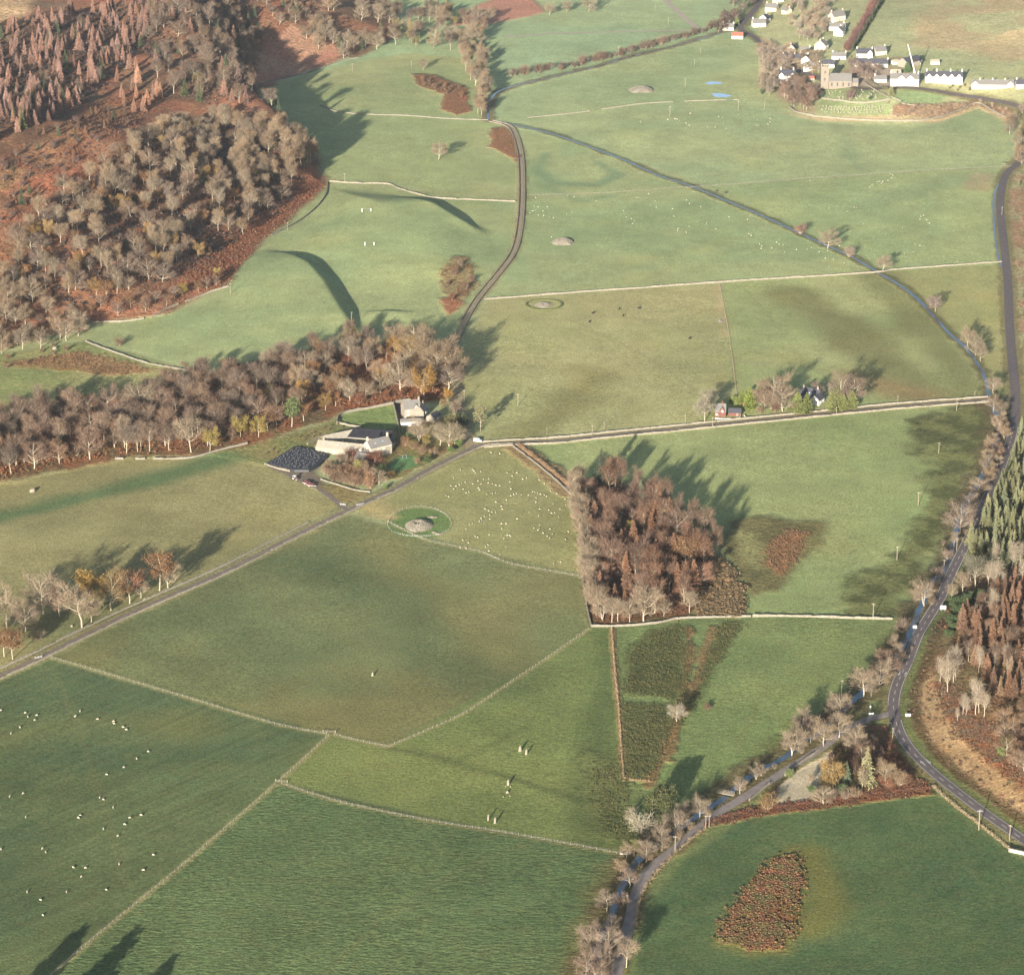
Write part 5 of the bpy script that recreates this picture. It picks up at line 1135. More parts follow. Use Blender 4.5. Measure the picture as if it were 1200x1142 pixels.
# far hedge along the burn and the village road
pp = dens(PP([(598,92),(620,88),(660,83),(700,74),(760,58),(800,48),(850,30)]), 5.); rg_ = random.Random(5)
for q in pp:
    x, y = q[0] + rg_.uniform(-3,3), q[1] + rg_.uniform(3,10); tree('bush' if rg_.random() < .55 else 'bare', (x, y, float(hgt(x, y))), rg_.uniform(4,8.5), 'grey brown hedge tree along the far burn', 'hedge trees along the far burn', GREY, nm='hedge_tree')
scatter([(838,40),(850,18),(880,-15),(900,-15),(872,18),(862,36)], 26, 5, [('bare',3,8,11,'dark bare tree',PURP),('spruce',.3,6,9,'green conifer')], 'beside the village road', seed=18, nm={'bare':'roadside_tree'})
# lower wood
W1 = [(-30,570),(-30,500),(40,480),(100,478),(160,472),(225,450),(260,445),(310,425),(350,420),(350,450),(330,500),(245,525),(150,533),(60,545),(0,562)]
scatter(W1, 128, 6.5, [('bare',5,15,21,'grey brown bare tree',PINK),('tall',5,17,23,'tall slender bare tree',GREY),('bare',2,12,16,'purplish bare tree',BROWN),('russet',.7,11,15,'russet tinged tree',OR),('bush',2,4,8,'brown understorey bush',BROWN),('gold',.45,8,12,'yellow leaved tree',YEL),('spruce',.2,9,12,'green conifer')], 'in the lower wood left of the farm', seed=20, nm={'bare':'woodland_tree','tall':'forest_tree'})
scatter([(350,420),(420,402),(480,400),(520,425),(530,450),(505,460),(470,465),(400,478),(345,500)], 70, 6, [('bare',4,13,19,'pale bare tree',PALE),('tall',3,14,20,'tall bare tree',GREY),('russet',3,10,15,'orange russet tree',OR),('bush',4,4,7,'rust coloured bush',RUST),('gold',.8,11,15,'golden leaved tree',(.32,.2,.07))], 'in the rusty wood behind the farm', seed=21, nm={'bare':'woodland_tree','tall':'forest_tree'})
for k, px, py, h, lab, t in (('bare',165,488,21,'largest pale tree crown above the lower wood',PALE),('tall',146,524,21,'very pale straight trunk in the lower wood',PALE),('gold',246,528,13,'yellow tree at the wood edge nearest the broken wall',YEL),('gold',282,512,13,'yellow green tree beside the scots pine',YEL),('gold',303,512,12,'low yellow tree in the wood by the rough strip',YEL),('tall',224,530,24,'tallest pale trunk near the middle of the lower wood',PALE),('tall',312,440,17,'narrow pale tree on the skyline of the lower wood',PALE),('bare',358,440,17,'white limbed tree rising over the lower wood',PALE),('gold',497,466,19,'tall orange gold tree at the right end of the rusty wood',(.34,.2,.06)),('bare',470,462,20,'twisted pale tree at the front of the rusty wood',PALE),('bare',480,430,19,'broad golden tinged crown at the back of the rusty wood',(.32,.22,.1)),('bare',525,458,18,'big bare tree at the lane end of the rusty wood',GREY),('gold',316,470,10,'small yellow tree inside the lower wood',YEL)): T1_(k, px, py, h, lab, t)
for px, py, h, lab in ((505,438,23,'tall bare tree at the back of the rusty wood near the lane, left'),(514,446,24,'tall bare tree at the back of the rusty wood near the lane, middle'),(523,440,24,'tall bare tree at the back of the rusty wood by the lane bend'),(498,424,22,'tall bare tree behind the golden tinged crown'),(487,416,21,'tall bare tree at the top edge of the rusty wood'),(530,448,20,'tall bare tree against the lane at the wood end')): T1_('bare', px, py, h, lab, (.27,.2,.13))
T1_('pine', 342, 500, 18, 'tall green scots pine at the edge of the rough strip')
scatter([(0,405),(60,400),(95,408),(60,425),(0,440)], 8, 7, [('bush',1,2,4,'low thorn bush',BROWN)], 'on the rough ground below the hill', seed=23)
T1_('bush', 140, 405, 5, 'round thorn bush in the corner of the green pasture', BROWN)
# middle wood
MW = [(676,575),(720,568),(772,605),(820,640),(832,655),(818,690),(806,705),(802,717),(760,724),(700,726),(688,690),(680,630)]
scatter(MW, 125, 4.4, [('larch',5,15,22,'rusty larch',(.185,.108,.07)),('tall',5,16,23,'slender reddish bare tree',(.162,.10,.072)),('bare',1.5,11,15,'bare tree',(.2,.125,.095)),('russet',.6,9,13,'russet leaved tree',OR),('bush',2.5,4,8,'dark brown bush',PURP),('gold',.5,6,10,'yellow leaved tree',YEL),('spruce',.3,8,11,'bluish spruce')], 'inside the middle wood', seed=30, nm={'bare':'copse_tree','tall':'copse_tree'})
for i, (px, py) in enumerate([(673,592),(676,606),(679,620),(681,634),(684,648),(686,660),(688,674),(690,686),(693,698),(696,710),(699,721),(671,580),(680,572),(684,612),(688,640),(692,664)]): T1_('tall', px, py, R.uniform(14,19), 'pale tall bare tree in the row down the left side of the middle wood', PALE, 1.1, 'pale trees down the left side of the middle wood')
for px, py, h, k, lab, t in ((706,727,14,'fork','white forked tree at the lower left corner of the middle wood',PALE),(717,729,15,'tall','straight pale trunk second along the near edge of the middle wood',PALE),(724,728,14,'tall','straight pale trunk third along the near edge of the middle wood',PALE),(738,729,12,'bare','crooked pale tree along the near edge of the middle wood',PALE),(754,728,20,'bare','biggest white limbed tree at the near edge of the middle wood',PALE),(778,722,9,'bare','low bushy pale tree at the near edge of the middle wood',PALE),(808,718,13,'tall','leaning pale tree at the right corner of the middle wood',PALE),(804,668,20,'russet','tall rusty crowned tree at the right side of the middle wood',OR),(805,690,14,'bare','bare tree below the tall rusty crown in the middle wood',PINK),(772,620,16,'bare','round golden brown crown at the back of the middle wood',(.28,.17,.09)),(790,640,19,'bare','large greyish crown at the back right of the middle wood',PINK),(775,648,11,'gold','yellow tree in the heart of the middle wood',YEL)): T1_(k, px, py, h, lab, t)
T1_('spruce', 706, 566, 21, 'dark spruce at the back left corner of the middle wood', (.06,.07,.045), 1.2)
T1_('spruce', 716, 567, 18, 'second dark spruce at the back left corner of the middle wood', (.06,.07,.045), 1.2)
for px, py, h in ((728,572,19),(745,582,19),(766,596,23),(782,606,25),(797,618,20),(812,628,24),(826,640,25),(838,652,21)): T1_('tall', px, py, h, 'tall bare tree in the back row of the middle wood', (.21,.14,.10), .62, 'tall trees along the back of the middle wood')
T1_('spruce', 751, 606, 22, 'bluish green spruce standing up at the back of the middle wood', (.10,.135,.085)); T1_('spruce', 749, 672, 10, 'small bluish spruce inside the middle wood', (.11,.145,.10)); T1_('spruce', 728, 655, 10, 'second small bluish spruce, left inside the middle wood', (.11,.145,.10))
scatter([(820,718),(816,690),(832,662),(844,655),(860,676),(868,700),(868,718)], 24, 3.2, [('bush',1,1.2,3.0,'tawny gorse like bush',(.33,.225,.12))], 'in the scrub patch right of the middle wood', seed=33, nm={'bush':'gorse_bush'})
# trees beside the lane at the left
for k, px, py, h, lab, t in (('russet',187,692,22,'tall tree with russet crown, last to the right beside the left lane',OR),('bare',197,690,16,'bare tree leaning behind the last russet crown beside the left lane',PALE),('russet',152,707,19,'russet crowned tree second from the right beside the left lane',(.25,.12,.07)),('bare',165,701,10,'small bare tree between the two russet crowns by the left lane',PALE),('gold',108,712,20,'golden leaved tree behind the white limbed tree by the left lane',(.33,.21,.06)),('bare',130,715,20,'bare tree with yellowish crown by the lay-by on the left lane',(.28,.2,.1)),('bare',96,735,23,'white limbed tree right against the left lane wall',PALE),('bare',107,729,12,'small bare tree right of the white limbed tree by the left lane',PALE),('bare',51,719,22,'large spreading bare tree back from the left lane',PALE),('bare',8,735,20,'bare tree at the left picture edge above the lane',PALE),('bare',30,740,14,'low bare tree in the shade group beside the left lane',GREY),('russet',15,772,16,'brown leaved tree by the wall at the lower left lane, right one',OR),('russet',5,769,15,'brown leaved tree by the wall at the lower left lane, left one',OR),('bush',44,750,5,'pale round bush by the lay-by wall',PALE),('bare',70,722,17,'dark bare tree in the middle of the shade group by the lane',PINK),('bare',-14,760,17,'brown tree cut by the left picture edge',OR)): T1_(k, px, py, h, lab, t)
# farm
for k, px, py, h, lab, t in (('fork',491,518,15,'pale forked tree in front of the north house',PALE),('bare',527,526,17,'largest bare tree in the farm garden beside the lane',(.30,.25,.17)),('bare',516,522,14,'bare garden tree left of the largest one by the lane',(.28,.235,.16)),('bare',533,520,12,'bare garden tree closest to the junction',(.28,.235,.16)),('gold',499,522,6,'small yellow bush in the farm garden',YEL),('ever',501,542,4,'dark clipped evergreen by the lane wall',None),('ever',528,530,3.5,'green shrub under the large garden tree',(.09,.13,.04)),('ever',537,523,4.5,'green shrub at the garden corner by the junction',(.09,.13,.04)),('pine',563,505,16,'ivy clad pale tree beyond the junction',(.2,.19,.1)),('bush',533,485,8,'brown twiggy bush below the golden bush',(.26,.19,.14)),('gold',524,470,8,'golden orange bush at the wood end by the lane',(.42,.24,.06)),('ever',541,500,8,'dark evergreen in shade on the lane bend',(.05,.06,.035)),('ever',530,500,7,'dark olive evergreen between garden and lane',(.11,.10,.045)),('russet',520,480,7,'shaded russet tree right of the north house',OR),('ever',478,512,3,'green hedge clump below the north house',(.09,.13,.05)),('ever',485,513,3,'second green hedge clump below the north house',(.09,.13,.05)),('bush',475,522,5,'reddish brown bush right of the farmhouse',(.27,.15,.08)),('bush',484,526,5,'tawny bush in the middle of the farm garden',(.27,.18,.09)),('bush',495,532,5,'brown bush beside the lane in the farm garden',(.26,.17,.1)),('bush',508,534,4.5,'pale brown shrub beside the lane wall in the garden',(.28,.2,.13)),('bush',488,543,3.5,'tan shrub at the near edge of the farm lawn',(.3,.2,.12)),('bush',438,545,8,'red brown tree just below the farmhouse',RUST),('bush',411,540,7,'red brown tree below the long barn',RUST),('pine',419,556,9,'yellow green tree among the brown farm copse',(.2,.18,.07)),('bare',444,568,9,'small bare tree with pale stem by the lane below the farm',PALE),('ever',447,555,5,'dark green shrub below the farmhouse lawn',None),('ever',452,573,2.5,'low bright green shrub by the lane below the farm',(.10,.15,.05)),('bush',458,559,3.5,'orange brown shrub at the foot of the farm lawn',(.32,.19,.09))): T1_(k, px, py, h, lab, t)
scatter([(376,560),(388,545),(412,542),(430,552),(438,568),(432,574),(405,570)], 34, 3, [('bush',3,5,7.5,'brown sapling',(.27,.175,.115)),('tall',2,6.5,9,'slender brown sapling',(.29,.2,.14))], 'in the copse below the long barn', seed=40, nm={'bush':'sapling','tall':'sapling'})
scatter([(285,540),(330,518),(395,495),(440,500),(380,515),(330,530)], 26, 4, [('bush',1,.8,1.6,'low tangled bramble',(.17,.13,.07))], 'on the rough strip left of the barns', seed=41, nm={'bush':'bramble'})
# cottages on the lane
for k, px, py, h, lab, t in (('bare',826,494,16,'pale bare tree left of the red cottage',(.32,.29,.22)),('bare',832,480,13,'ivied grey tree behind the red cottage',(.30,.28,.2)),('cypress',878,479,14,'bright yellow green cypress on the cottage lawn',(.16,.20,.045)),('cypress',870,474,9,'smaller yellow green cypress left of the bright one',(.16,.19,.05)),('ever',862,474,5,'yellow green shrub behind the garage',(.14,.17,.05)),('ever',857,472,3,'low green shrub at the back of the cottage lawn',(.12,.16,.05)),('bare',904,479,22,'large brown crowned tree between the two cottages',(.29,.215,.15)),('bare',917,482,17,'bare tree with pale trunk between the two cottages',(.29,.22,.16)),('bare',896,480,12,'small brown tree right of the cypress',(.27,.19,.13)),('gold',898,470,12,'yellowish tree behind the brown crowned tree',(.22,.18,.06)),('cypress',934,484,14,'green garden conifer, left of the pair before the villa',(.13,.15,.05)),('cypress',946,484,13,'green garden conifer, right of the pair before the villa',(.13,.15,.05)),('ever',926,484,4,'green hedge shrub below the garden conifers',(.10,.12,.04)),('bare',985,478,21,'big bare tree right of the white cottage',(.29,.22,.165)),('bare',1000,475,18,'big bare tree at the right end of the cottage garden',(.29,.22,.165)),('cypress',978,481,15,'pointed green conifer beside the white cottage drive',(.15,.165,.06)),('cypress',988,481,11,'lower green conifer right of the pointed one by the drive',(.15,.165,.06)),('cypress',998,479,12,'green conifer at the right end of the cottage garden',(.15,.165,.06)),('bush',908,482,5,'dark red brown bush by the lane between the cottages',(.17,.08,.06)),('bush',890,484,4,'tawny hedge bush by the lane right of the gate',(.27,.2,.12)),('bare',958,466,10,'small tree close behind the white cottage',GREY)): T1_(k, px, py, h, lab, t)
# along the burn
for k, px, py, h, lab, t in (('bush',938,274,7,'round reddish bush on the burn bank',(.28,.17,.13)),('bare',970,291,14,'broad pale tree on the burn, largest above the long wall',PALE),('bush',995,301,7,'small pale bush on the burn bank',(.33,.25,.19)),('bare',1035,318.5,11,'pale tree where the long wall meets the burn',PALE),('bare',1096,365,11,'bare tree on the burn below the long wall',(.29,.225,.19)),('bush',1091,358,6,'small bush on the burn below the long wall',(.29,.225,.19)),('bare',1134,406,13,'wide pale tree leaning over the burn bend',PALE),('bare',1143,416,13,'second wide pale tree over the burn bend',PALE),('bare',1149,423,10,'lower pale tree below the burn bend pair',PALE),('bare',1164,461,11,'pale tree beside the burn bridge',PALE),('bush',840,225,1.6,'tiny dark bush on the burn near the fence',(.1,.1,.06)),('bush',850,227,1.8,'second tiny dark bush on the burn near the fence',(.1,.1,.06))): T1_(k, px, py, h, lab, t)
for k, px, py, h, lab, t in (('bush',606,186,3,'rust coloured bush by the walled track',RUST),('bush',533,322,5,'scrubby thorn on the pasture hump',BROWN),('bush',546,340,5,'second scrubby thorn on the pasture hump',BROWN),('bush',540,312,4,'thin grey thorn on the pasture hump',GREY),('bush',553,330,4.5,'thorn at the right side of the pasture hump',BROWN),('bush',530,352,4,'rusty thorn below the pasture hump',RUST),('bush',525,335,3.5,'low thorn at the left side of the pasture hump',BROWN),('bare',793,845,9,'white bare tree in the wet hollow',(.42,.37,.29)),('bush',829,831,3,'small brown bush right of the white bare tree',BROWN)): T1_(k, px, py, h, lab, t)
# river side of the main road
scatter([(1162,480),(1180,490),(1182,510),(1165,560),(1148,590),(1136,600),(1150,560),(1160,520)], 24, 5, [('bare',3,8,12,'pale riverside tree',PALE),('bush',2,4,6,'brown riverside bush',(.27,.19,.14))], 'between the dark rushes and the upper river', seed=50, nm={'bare':'riverside_tree'})
for k, px, py, h, lab, t in (('bare',1125,625,17,'big rounded bare tree beside the river and road',(.29,.225,.18)),('bare',1137,603,12,'bare tree just above the big rounded riverside tree',(.29,.225,.18)),('fork',1083,710,14,'white many stemmed tree leaning by the river sign',PALE),('bush',1057,741,7,'round dark brown bush at the end of the dark wall',(.24,.18,.14)),('bare',1012,816,15,'white limbed river tree, left of the pair',PALE),('bare',1030,805,14,'white limbed river tree, right of the pair',PALE),('bare',1040,790,12,'reddish bare tree above the white limbed pair',PINK),('tall',1052,778,12,'slender tree between river and main road',PALE),('bush',1034,775,7,'rusty bush on the river above the white limbed pair',(.27,.18,.12)),('bare',985,842,13,'bare tree at the river bend near the junction',PALE),('bare',943,858,12,'round bare tree at the field corner by the river',PALE),('tall',1047,762,10,'thin tree above the river pool',PALE),('bare',988,832,8,'small tree by the river mouth of the junction',PINK),('bush',1095,690,5,'pale bush on the upper river bank',(.3,.23,.18)),('bush',1100,676,5,'second pale bush on the upper river bank',(.3,.23,.18)),('bush',1110,655,5,'grey bush by the bank pole',(.3,.23,.18)),('tall',1118,640,9,'thin leaning tree below the big rounded riverside tree',PALE)): T1_(k, px, py, h, lab, t)
for nm_, rng_, seed_ in (('upper',(4,14),1),('lower',(14,24),2),('last',(24,33),3)):
    pp = dens(W['burnlow'][rng_[0]:rng_[1]], 4.6); sd_ = side(pp); rg_ = random.Random(seed_)
    for i in range(len(pp)):
        for sg in (-1, 1):
            if rg_.random() < .62 * max(0, vn(pp[i,0], pp[i,1], 38, 7 + sg) + .35):
                o = sg * rg_.uniform(2.6, 6); x, y = pp[i,0] + sd_[i,0]*o, pp[i,1] + sd_[i,1]*o
                big = rg_.random() < .3
                tree('bare' if big else 'bush', (x, y, float(hgt(x, y))), rg_.uniform(6,9) if big else rg_.uniform(1.5,4), ('bare riverside tree' if big else 'low brown alder scrub') + f' along the {nm_} stretch of river', f'riverside growth along the {nm_} stretch', (.245,.195,.14), nm='riverside_tree' if big else 'riverside_bush')
# right bank: plantation, larches, birches
scatter([(1198,500),(1225,490),(1232,650),(1188,668),(1142,655),(1136,640),(1160,600),(1182,560)], 165, 3.2, [('spruce',8,10,15,'green plantation spruce',(.16,.175,.10)),('cypress',.4,7,9,'olive young conifer',(.13,.13,.05))], 'in the plantation above the main road', seed=52)
scatter([(1188,200),(1205,190),(1225,330),(1222,470),(1200,470),(1196,400),(1198,330)], 26, 7, [('spruce',3,6,10,'young spruce',(.12,.135,.075)),('bush',2,3,5,'reddish bush',(.27,.17,.13))], 'on the slope beyond the upper main road', seed=53)
scatter([(1178,120),(1215,125),(1225,190),(1195,195),(1180,175)], 18, 6, [('bare',3,9,13,'pale bare tree',PALE),('bush',2,3,5,'pale bush',PALE)], 'at the right edge below the village', seed=54, nm={'bare':'riverside_tree'})
scatter([(1125,735),(1150,712),(1200,690),(1240,700),(1240,850),(1195,830),(1150,805),(1122,770)], 105, 4.0, [('larch',6,13,18,'reddish brown larch',(.175,.105,.07)),('tall',1.5,11,15,'brown slender tree',(.22,.15,.11)),('larch',2,9,13,'tawny larch',(.235,.16,.105))], 'on the bank above the bend of the main road', seed=55)
scatter([(1160,830),(1200,830),(1245,850),(1245,940),(1200,915),(1170,890)], 30, 5, [('bare',3,8,12,'tawny bare tree',(.27,.19,.13)),('bush',3,3,6,'brown bush',BROWN)], 'on the bank at the right picture edge', seed=56, nm={'bare':'roadside_tree'})
BI = [(1166,668,17),(1158,687,15),(1166,692,19),(1174,697,14),(1162,718,15),(1163,728,18),(1102,800,15),(1110,812,20),(1113,796,16),(1120,793,18),(1147,788,15),(1180,784,14),(1143,837,19),(1139,819,12),(1153,840,14),(1132,840,11),(1128,838,12),(1122,846,8),(1147,835,14),(1108,792,14),(1117,800,15),(1186,668,17),(1198,690,18),(1195,664,15)]
for px, py, h in BI: T1_('birch', px, py, h, 'pale slender birch on the bank right of the main road', (.40,.33,.25), 1., 'pale birches on the bank right of the main road')
for k, px, py, h, lab, t in (('tall',1143,688,19,'grey green tall tree beside the main road',(.22,.21,.15)),('tall',1137,680,15,'second grey green tree beside the main road',(.22,.21,.15)),('tall',1128,696,14,'pale thin tree close to the road sign bank',PALE),('bare',1115,702,9,'round tawny bush tree behind the large road sign',(.3,.24,.16)),('ever',1175,885,4,'bright green bush on the rough bank, lower one',(.10,.17,.045)),('ever',1178,873,4,'bright green bush on the rough bank, upper one',(.10,.17,.045))): T1_(k, px, py, h, lab, t)
for i, (px, py, h) in enumerate([(1118,709,4),(1126,711,4.5),(1134,708,5),(1122,720,4.5),(1130,722,4.5),(1138,716,5),(1124,731,4),(1116,738,4),(1112,746,3.5),(1141,704,4.5),(1148,700,4.5),(1115,730,4)]): T1_('ever', px, py, h, 'dark rhododendron mound on the bank by the large road sign', (.055,.082,.035), 1.2, 'rhododendrons on the bank by the road sign')
# car park
for k, px, py, h, lab, t in (('fork',928,885,13,'white forked tree between river and side road by the car park',PALE),('bare',936,879,12,'bare tree behind the white forked one by the side road',PALE),('bare',941,866,12,'grey tree across the river from the car park',GREY),('tall',950,870,10,'slim tree first up the road from the forked tree',PALE),('tall',954,866,10,'slim tree second up the road from the forked tree',PALE),('bare',965,874,13,'straight white trunk opposite the car park top',PALE),('bare',983,864,13,'pale tree at the road junction corner',PALE),('gold',976,926,14,'broad copper gold tree at the car park',(.32,.215,.085)),('spruce',993,917,11,'blue green conifer behind the copper gold tree',(.13,.17,.11)),('spruce',1015,921,20,'tall pale green conifer right of the car park',(.24,.23,.13)),('bare',1001,884,13,'wide white limbed tree above the tall conifer',PALE),('bare',1006,874,8,'bare tree at the top of the car park clump',PALE),('bush',899,949,7,'round tawny bush by the car park entrance',(.31,.2,.1)),('bare',1037,917,11,'bare tree right of the tall conifer',(.3,.23,.15)),('bush',1046,919,7,'tawny shrub in the corner above the dark field, left',(.31,.22,.14)),('bush',1055,921,6.5,'tawny shrub in the corner above the dark field, right',(.31,.22,.14)),('bare',965,943,9,'small bare tree at the lower corner of the car park',PALE),('birch',1010,928,13,'pale birch in front of the tall conifer',PALE),('fork',886,913,6,'small white pollard by the side road, left one',PALE),('fork',892,909,6,'small white pollard by the side road, right one',PALE),('ever',925,910,3.5,'evergreen shrub on the car park island',(.12,.15,.06)),('ever',951,928,3,'dark shrub on the green point of the car park',(.06,.09,.035)),('tall',951,920,6,'leaning dead stem on the green point of the car park',PALE),('bush',976,936,5,'pale shrub at the foot of the copper gold tree',(.28,.22,.16)),('bush',990,937,5,'grey shrub along the lower car park edge',(.26,.2,.15)),('bush',1001,934,5,'tan shrub along the lower car park edge',(.28,.2,.13)),('ever',986,928,4,'green holly under the blue green conifer',(.09,.12,.06)),('russet',1018,880,6,'rusty tree in the shade of the junction',OR),('bush',1000,905,7,'dark brown shrub behind the car park',(.12,.07,.05)),('bare',1010,893,10,'dark bare tree behind the tall conifer',BROWN),('bush',975,890,4,'dark brown shrub at the top of the car park',(.12,.07,.05))): T1_(k, px, py, h, lab, t)
T1_('gold', 983, 918, 11, 'second gold crown touching the copper gold tree', (.3,.22,.09))
scatter([(1015,895),(1045,880),(1062,900),(1080,915),(1040,925),(1025,915)], 14, 5, [('bush',1,3,5,'reddish brown bush',(.2,.1,.065))], 'between the tall conifer and the main road', seed=60)
scatter([(985,880),(1035,875),(1045,890),(1010,900)], 6, 5, [('bare',1,6,8,'shaded bare tree',PURP)], 'inside the road junction triangle', seed=61, nm={'bare':'riverside_tree'})
# bottom river
for k, px, py, h, lab, t in (('pine',764,962,13,'dark pine in the clump beside the river, left',(.075,.085,.035)),('pine',774,958,14,'dark pine in the clump beside the river, tallest',(.075,.085,.035)),('pine',783,951,13,'dark pine in the clump beside the river, right',(.075,.085,.035)),('pine',771,948,12,'dark pine in the clump beside the river, back',(.075,.085,.035)),('pine',780,962,11,'dark pine in the clump beside the river, front',(.075,.085,.035)),('ever',768,966,6,'dark evergreen under the river pines',(.06,.07,.03)),('bare',820,957,10,'fan shaped bare tree between pines and side road',(.31,.25,.18)),('bare',792,978,12,'bare tree by the river below the pines',(.29,.23,.17)),('bare',800,966,10,'thin bare tree right of the river pines',(.29,.23,.17)),('bare',776,994,12,'round bare tree left of the side road',(.30,.235,.175)),('bare',759,1005,9,'bare tree at the inside of the side road bend',(.30,.235,.175)),('bush',750,976,9,'tall pale dead bush left of the pines',(.33,.3,.22)),('bush',741,962,6,'pale dead bush at the ditch end',(.33,.3,.22)),('pine',743,1003,8,'ivy green tree by the metal gate',(.13,.13,.05)),('bare',738,1040,9,'bare tree on the river below the bend',(.30,.22,.17)),('bare',711,1067,9,'bare tree left bank of the lower river',(.28,.215,.165)),('bush',728,1063,6,'brown bush between lower river and road',(.26,.19,.15)),('bare',718,1095,9,'bare tree between lower river and road',(.32,.25,.19)),('bare',692,1120,14,'large bare tree at the bottom left of the river',(.29,.22,.17)),('bare',715,1124,14,'pale bare tree near the bottom between river and road',(.33,.26,.2)),('tall',734,1133,14,'pale narrow tree right of the road at the bottom',PALE),('bare',705,1142,13,'bare tree cut by the bottom edge, right',(.3,.23,.18)),('bare',687,1148,12,'bare tree cut by the bottom edge, left',(.28,.2,.15)),('bare',697,1160,12,'bare tree below the bottom edge by the river',(.28,.2,.15)),('bare',867,930,8,'pale tree beside the footbridge end',PALE),('tall',873,925,6,'thin pale tree up the road from the footbridge',PALE)): T1_(k, px, py, h, lab, t)
# trees whose shadows reach the lower left corner
for px, py, h, lab in ((-30,1235,24,'tall dense tree below the lower left corner, left one'),(42,1232,23,'tall dense tree below the lower left corner, middle one'),(95,1262,22,'tall dense tree below the lower left corner, right one')): T1_('cypress', px, py, h, lab, (.08,.1,.05), 1.25)
# village trees
scatter([(912,108),(930,100),(950,104),(960,118),(955,132),(935,130),(922,122)], 30, 4, [('bare',2,10,14,'purplish bare tree',(.24,.165,.135)),('tall',2,11,15,'brown bare tree',(.25,.185,.15))], 'in the grove below the manse and church', seed=70, nm={'bare':'village_tree'})
scatter([(885,50),(905,60),(925,62),(925,90),(912,100),(900,115),(890,108),(893,80)], 52, 4.5, [('bare',3,9,13,'pale bare tree',(.38,.31,.25)),('bush',1,3,5,'grey bush',PALE)], 'at the left side of the village', seed=71, nm={'bare':'village_tree'})
scatter([(930,0),(970,-10),(975,40),(955,55),(930,45),(920,25)], 44, 6, [('bare',3,8,12,'pale bare tree',(.38,.31,.25)),('bush',1.5,3,5,'pinkish bush',(.3,.22,.18))], 'at the top of the village', seed=72, nm={'bare':'village_tree'})
scatter([(920,70),(960,64),(960,90),(935,84)], 20, 5, [('bare',2,7,10,'bare tree',PALE)], 'among the left village houses', seed=73, nm={'bare':'village_tree'})
scatter([(995,76),(1030,86),(1020,96),(998,92)], 16, 5, [('bare',2,7,11,'bare tree',(.29,.22,.19))], 'behind the church', seed=74, nm={'bare':'village_tree'})
scatter([(1040,122),(1100,126),(1145,118),(1185,128),(1185,138),(1148,124),(1100,138),(1045,140)], 40, 5, [('bush',1,1.5,3.2,'pinkish scrub bush',(.42,.33,.26))], 'on the bank below the village road', seed=75, nm={'bush':'scrub_bush'})
scatter([(1110,102),(1140,98),(1142,108),(1115,108)], 7, 6, [('bush',1,2,4,'garden bush',(.2,.19,.12))], 'between terrace and stone row', seed=76)
for k, px, py, h, lab, t in (('cypress',1063,85,9,'dark green conifer behind the hotel',(.07,.11,.05)),('cypress',1044,112,8,'pale green cypress at the churchyard corner',(.2,.2,.1)),('ever',1020,117,3,'dark yew bush in the churchyard',(.05,.09,.05)),('bush',996,117,8,'round purplish tree among the gravestones',(.22,.14,.13)),('ever',898,103,6,'dark evergreen at the left village edge',(.07,.1,.06)),('ever',893,110,4,'second dark evergreen at the left village edge',(.07,.1,.06)),('cypress',863,30,8,'yellow green conifer at the road fork',(.16,.19,.08)),('ever',962,115,5,'dark evergreen beside the churchyard grove',(.06,.09,.06))): T1_(k, px, py, h, lab, t)
pp = dens(PP([(993,60),(1003,44),(1015,24),(1028,2)]), 3.6)
for i, q in enumerate(pp):
    tree('bush', (q[0] + R.uniform(-1,1), q[1], float(hgt(q[0], q[1]))), R.uniform(5.5,7), 'brown beech in the tall clipped hedge above the village', 'beeches of the tall village hedge', (.24,.135,.12), nm='beech_bush')
    tree('spruce', (q[0] + 5 + R.uniform(-1,1), q[1], float(hgt(q[0], q[1]))), R.uniform(5.5,7.5), 'dark conifer in the tall hedge above the village', 'conifers of the tall village hedge', (.09,.115,.07))
# hedges
def hedge(label, px, h, w, tint, mat='leaf', step=.16, name='hedge', world=None, off=0):
    p = dens(PP(px), 1.); 
    if off: p[:, :2] += side(p) * off
    T = TB(len(p)); L = len(p); n = int(L * h * w * 34); r = T.r; k = r.integers(0, L, n)
    nz_ = 1 + .25 * np.sin(k * .9) + .2 * np.sin(k * .37 + 1)
    b_ = np.stack([p[k,0] + r.normal(0, w*.3, n), p[k,1] + r.normal(0, w*.3, n), hgt(p[k,0], p[k,1]) + r.uniform(0, 1, n) ** .7 * h * nz_], 1)
    o = b_.mean(0); T.blades(b_ - o, r.normal(size=(n,3)) + np.array([0,0,.7]), r.uniform(.3,.7,n), step)
    T.mb.tube((0,0,-1),(0,0,-.9),.01,.01,3); t_, c_ = T.done('', mat, 'bark'); bpy.data.meshes.remove(t_); c_.name = name
    tag(link(name, c_, None, tuple(o), color=tint), label, 'hedge')
hedge('brown hedge bank from the lane corner to the middle wood', [(608,523),(628,538),(648,554),(672,574)], 1.4, 2.6, (.19,.125,.075))
hedge('thin brown hedge line down the left side of the wet hollow', [(717,737),(719,765),(722,800),(725,830),(727,860),(731,912)], .6, .7, (.2,.145,.09))
hedge('low brown hedge across the foot of the wet hollow', [(731,912),(745,914),(764,916)], .6, .8, (.19,.13,.08))
hedge('rusty hedge strip along the top of the dark green field', [(826,968),(845,958),(900,948),(960,940),(1000,934),(1050,928),(1088,924)], .7, 2.4, (.115,.055,.035))
hedge('tan rough hedge between the dark green field and the side road', [(745,1085),(752,1050),(770,1022),(800,992),(826,971)], .9, 1.2, (.18,.14,.085))
hedge('tan hedge between the dark green field and the main road', [(1094,922),(1120,945),(1150,968),(1186,997)], .8, 1.6, (.2,.155,.1))
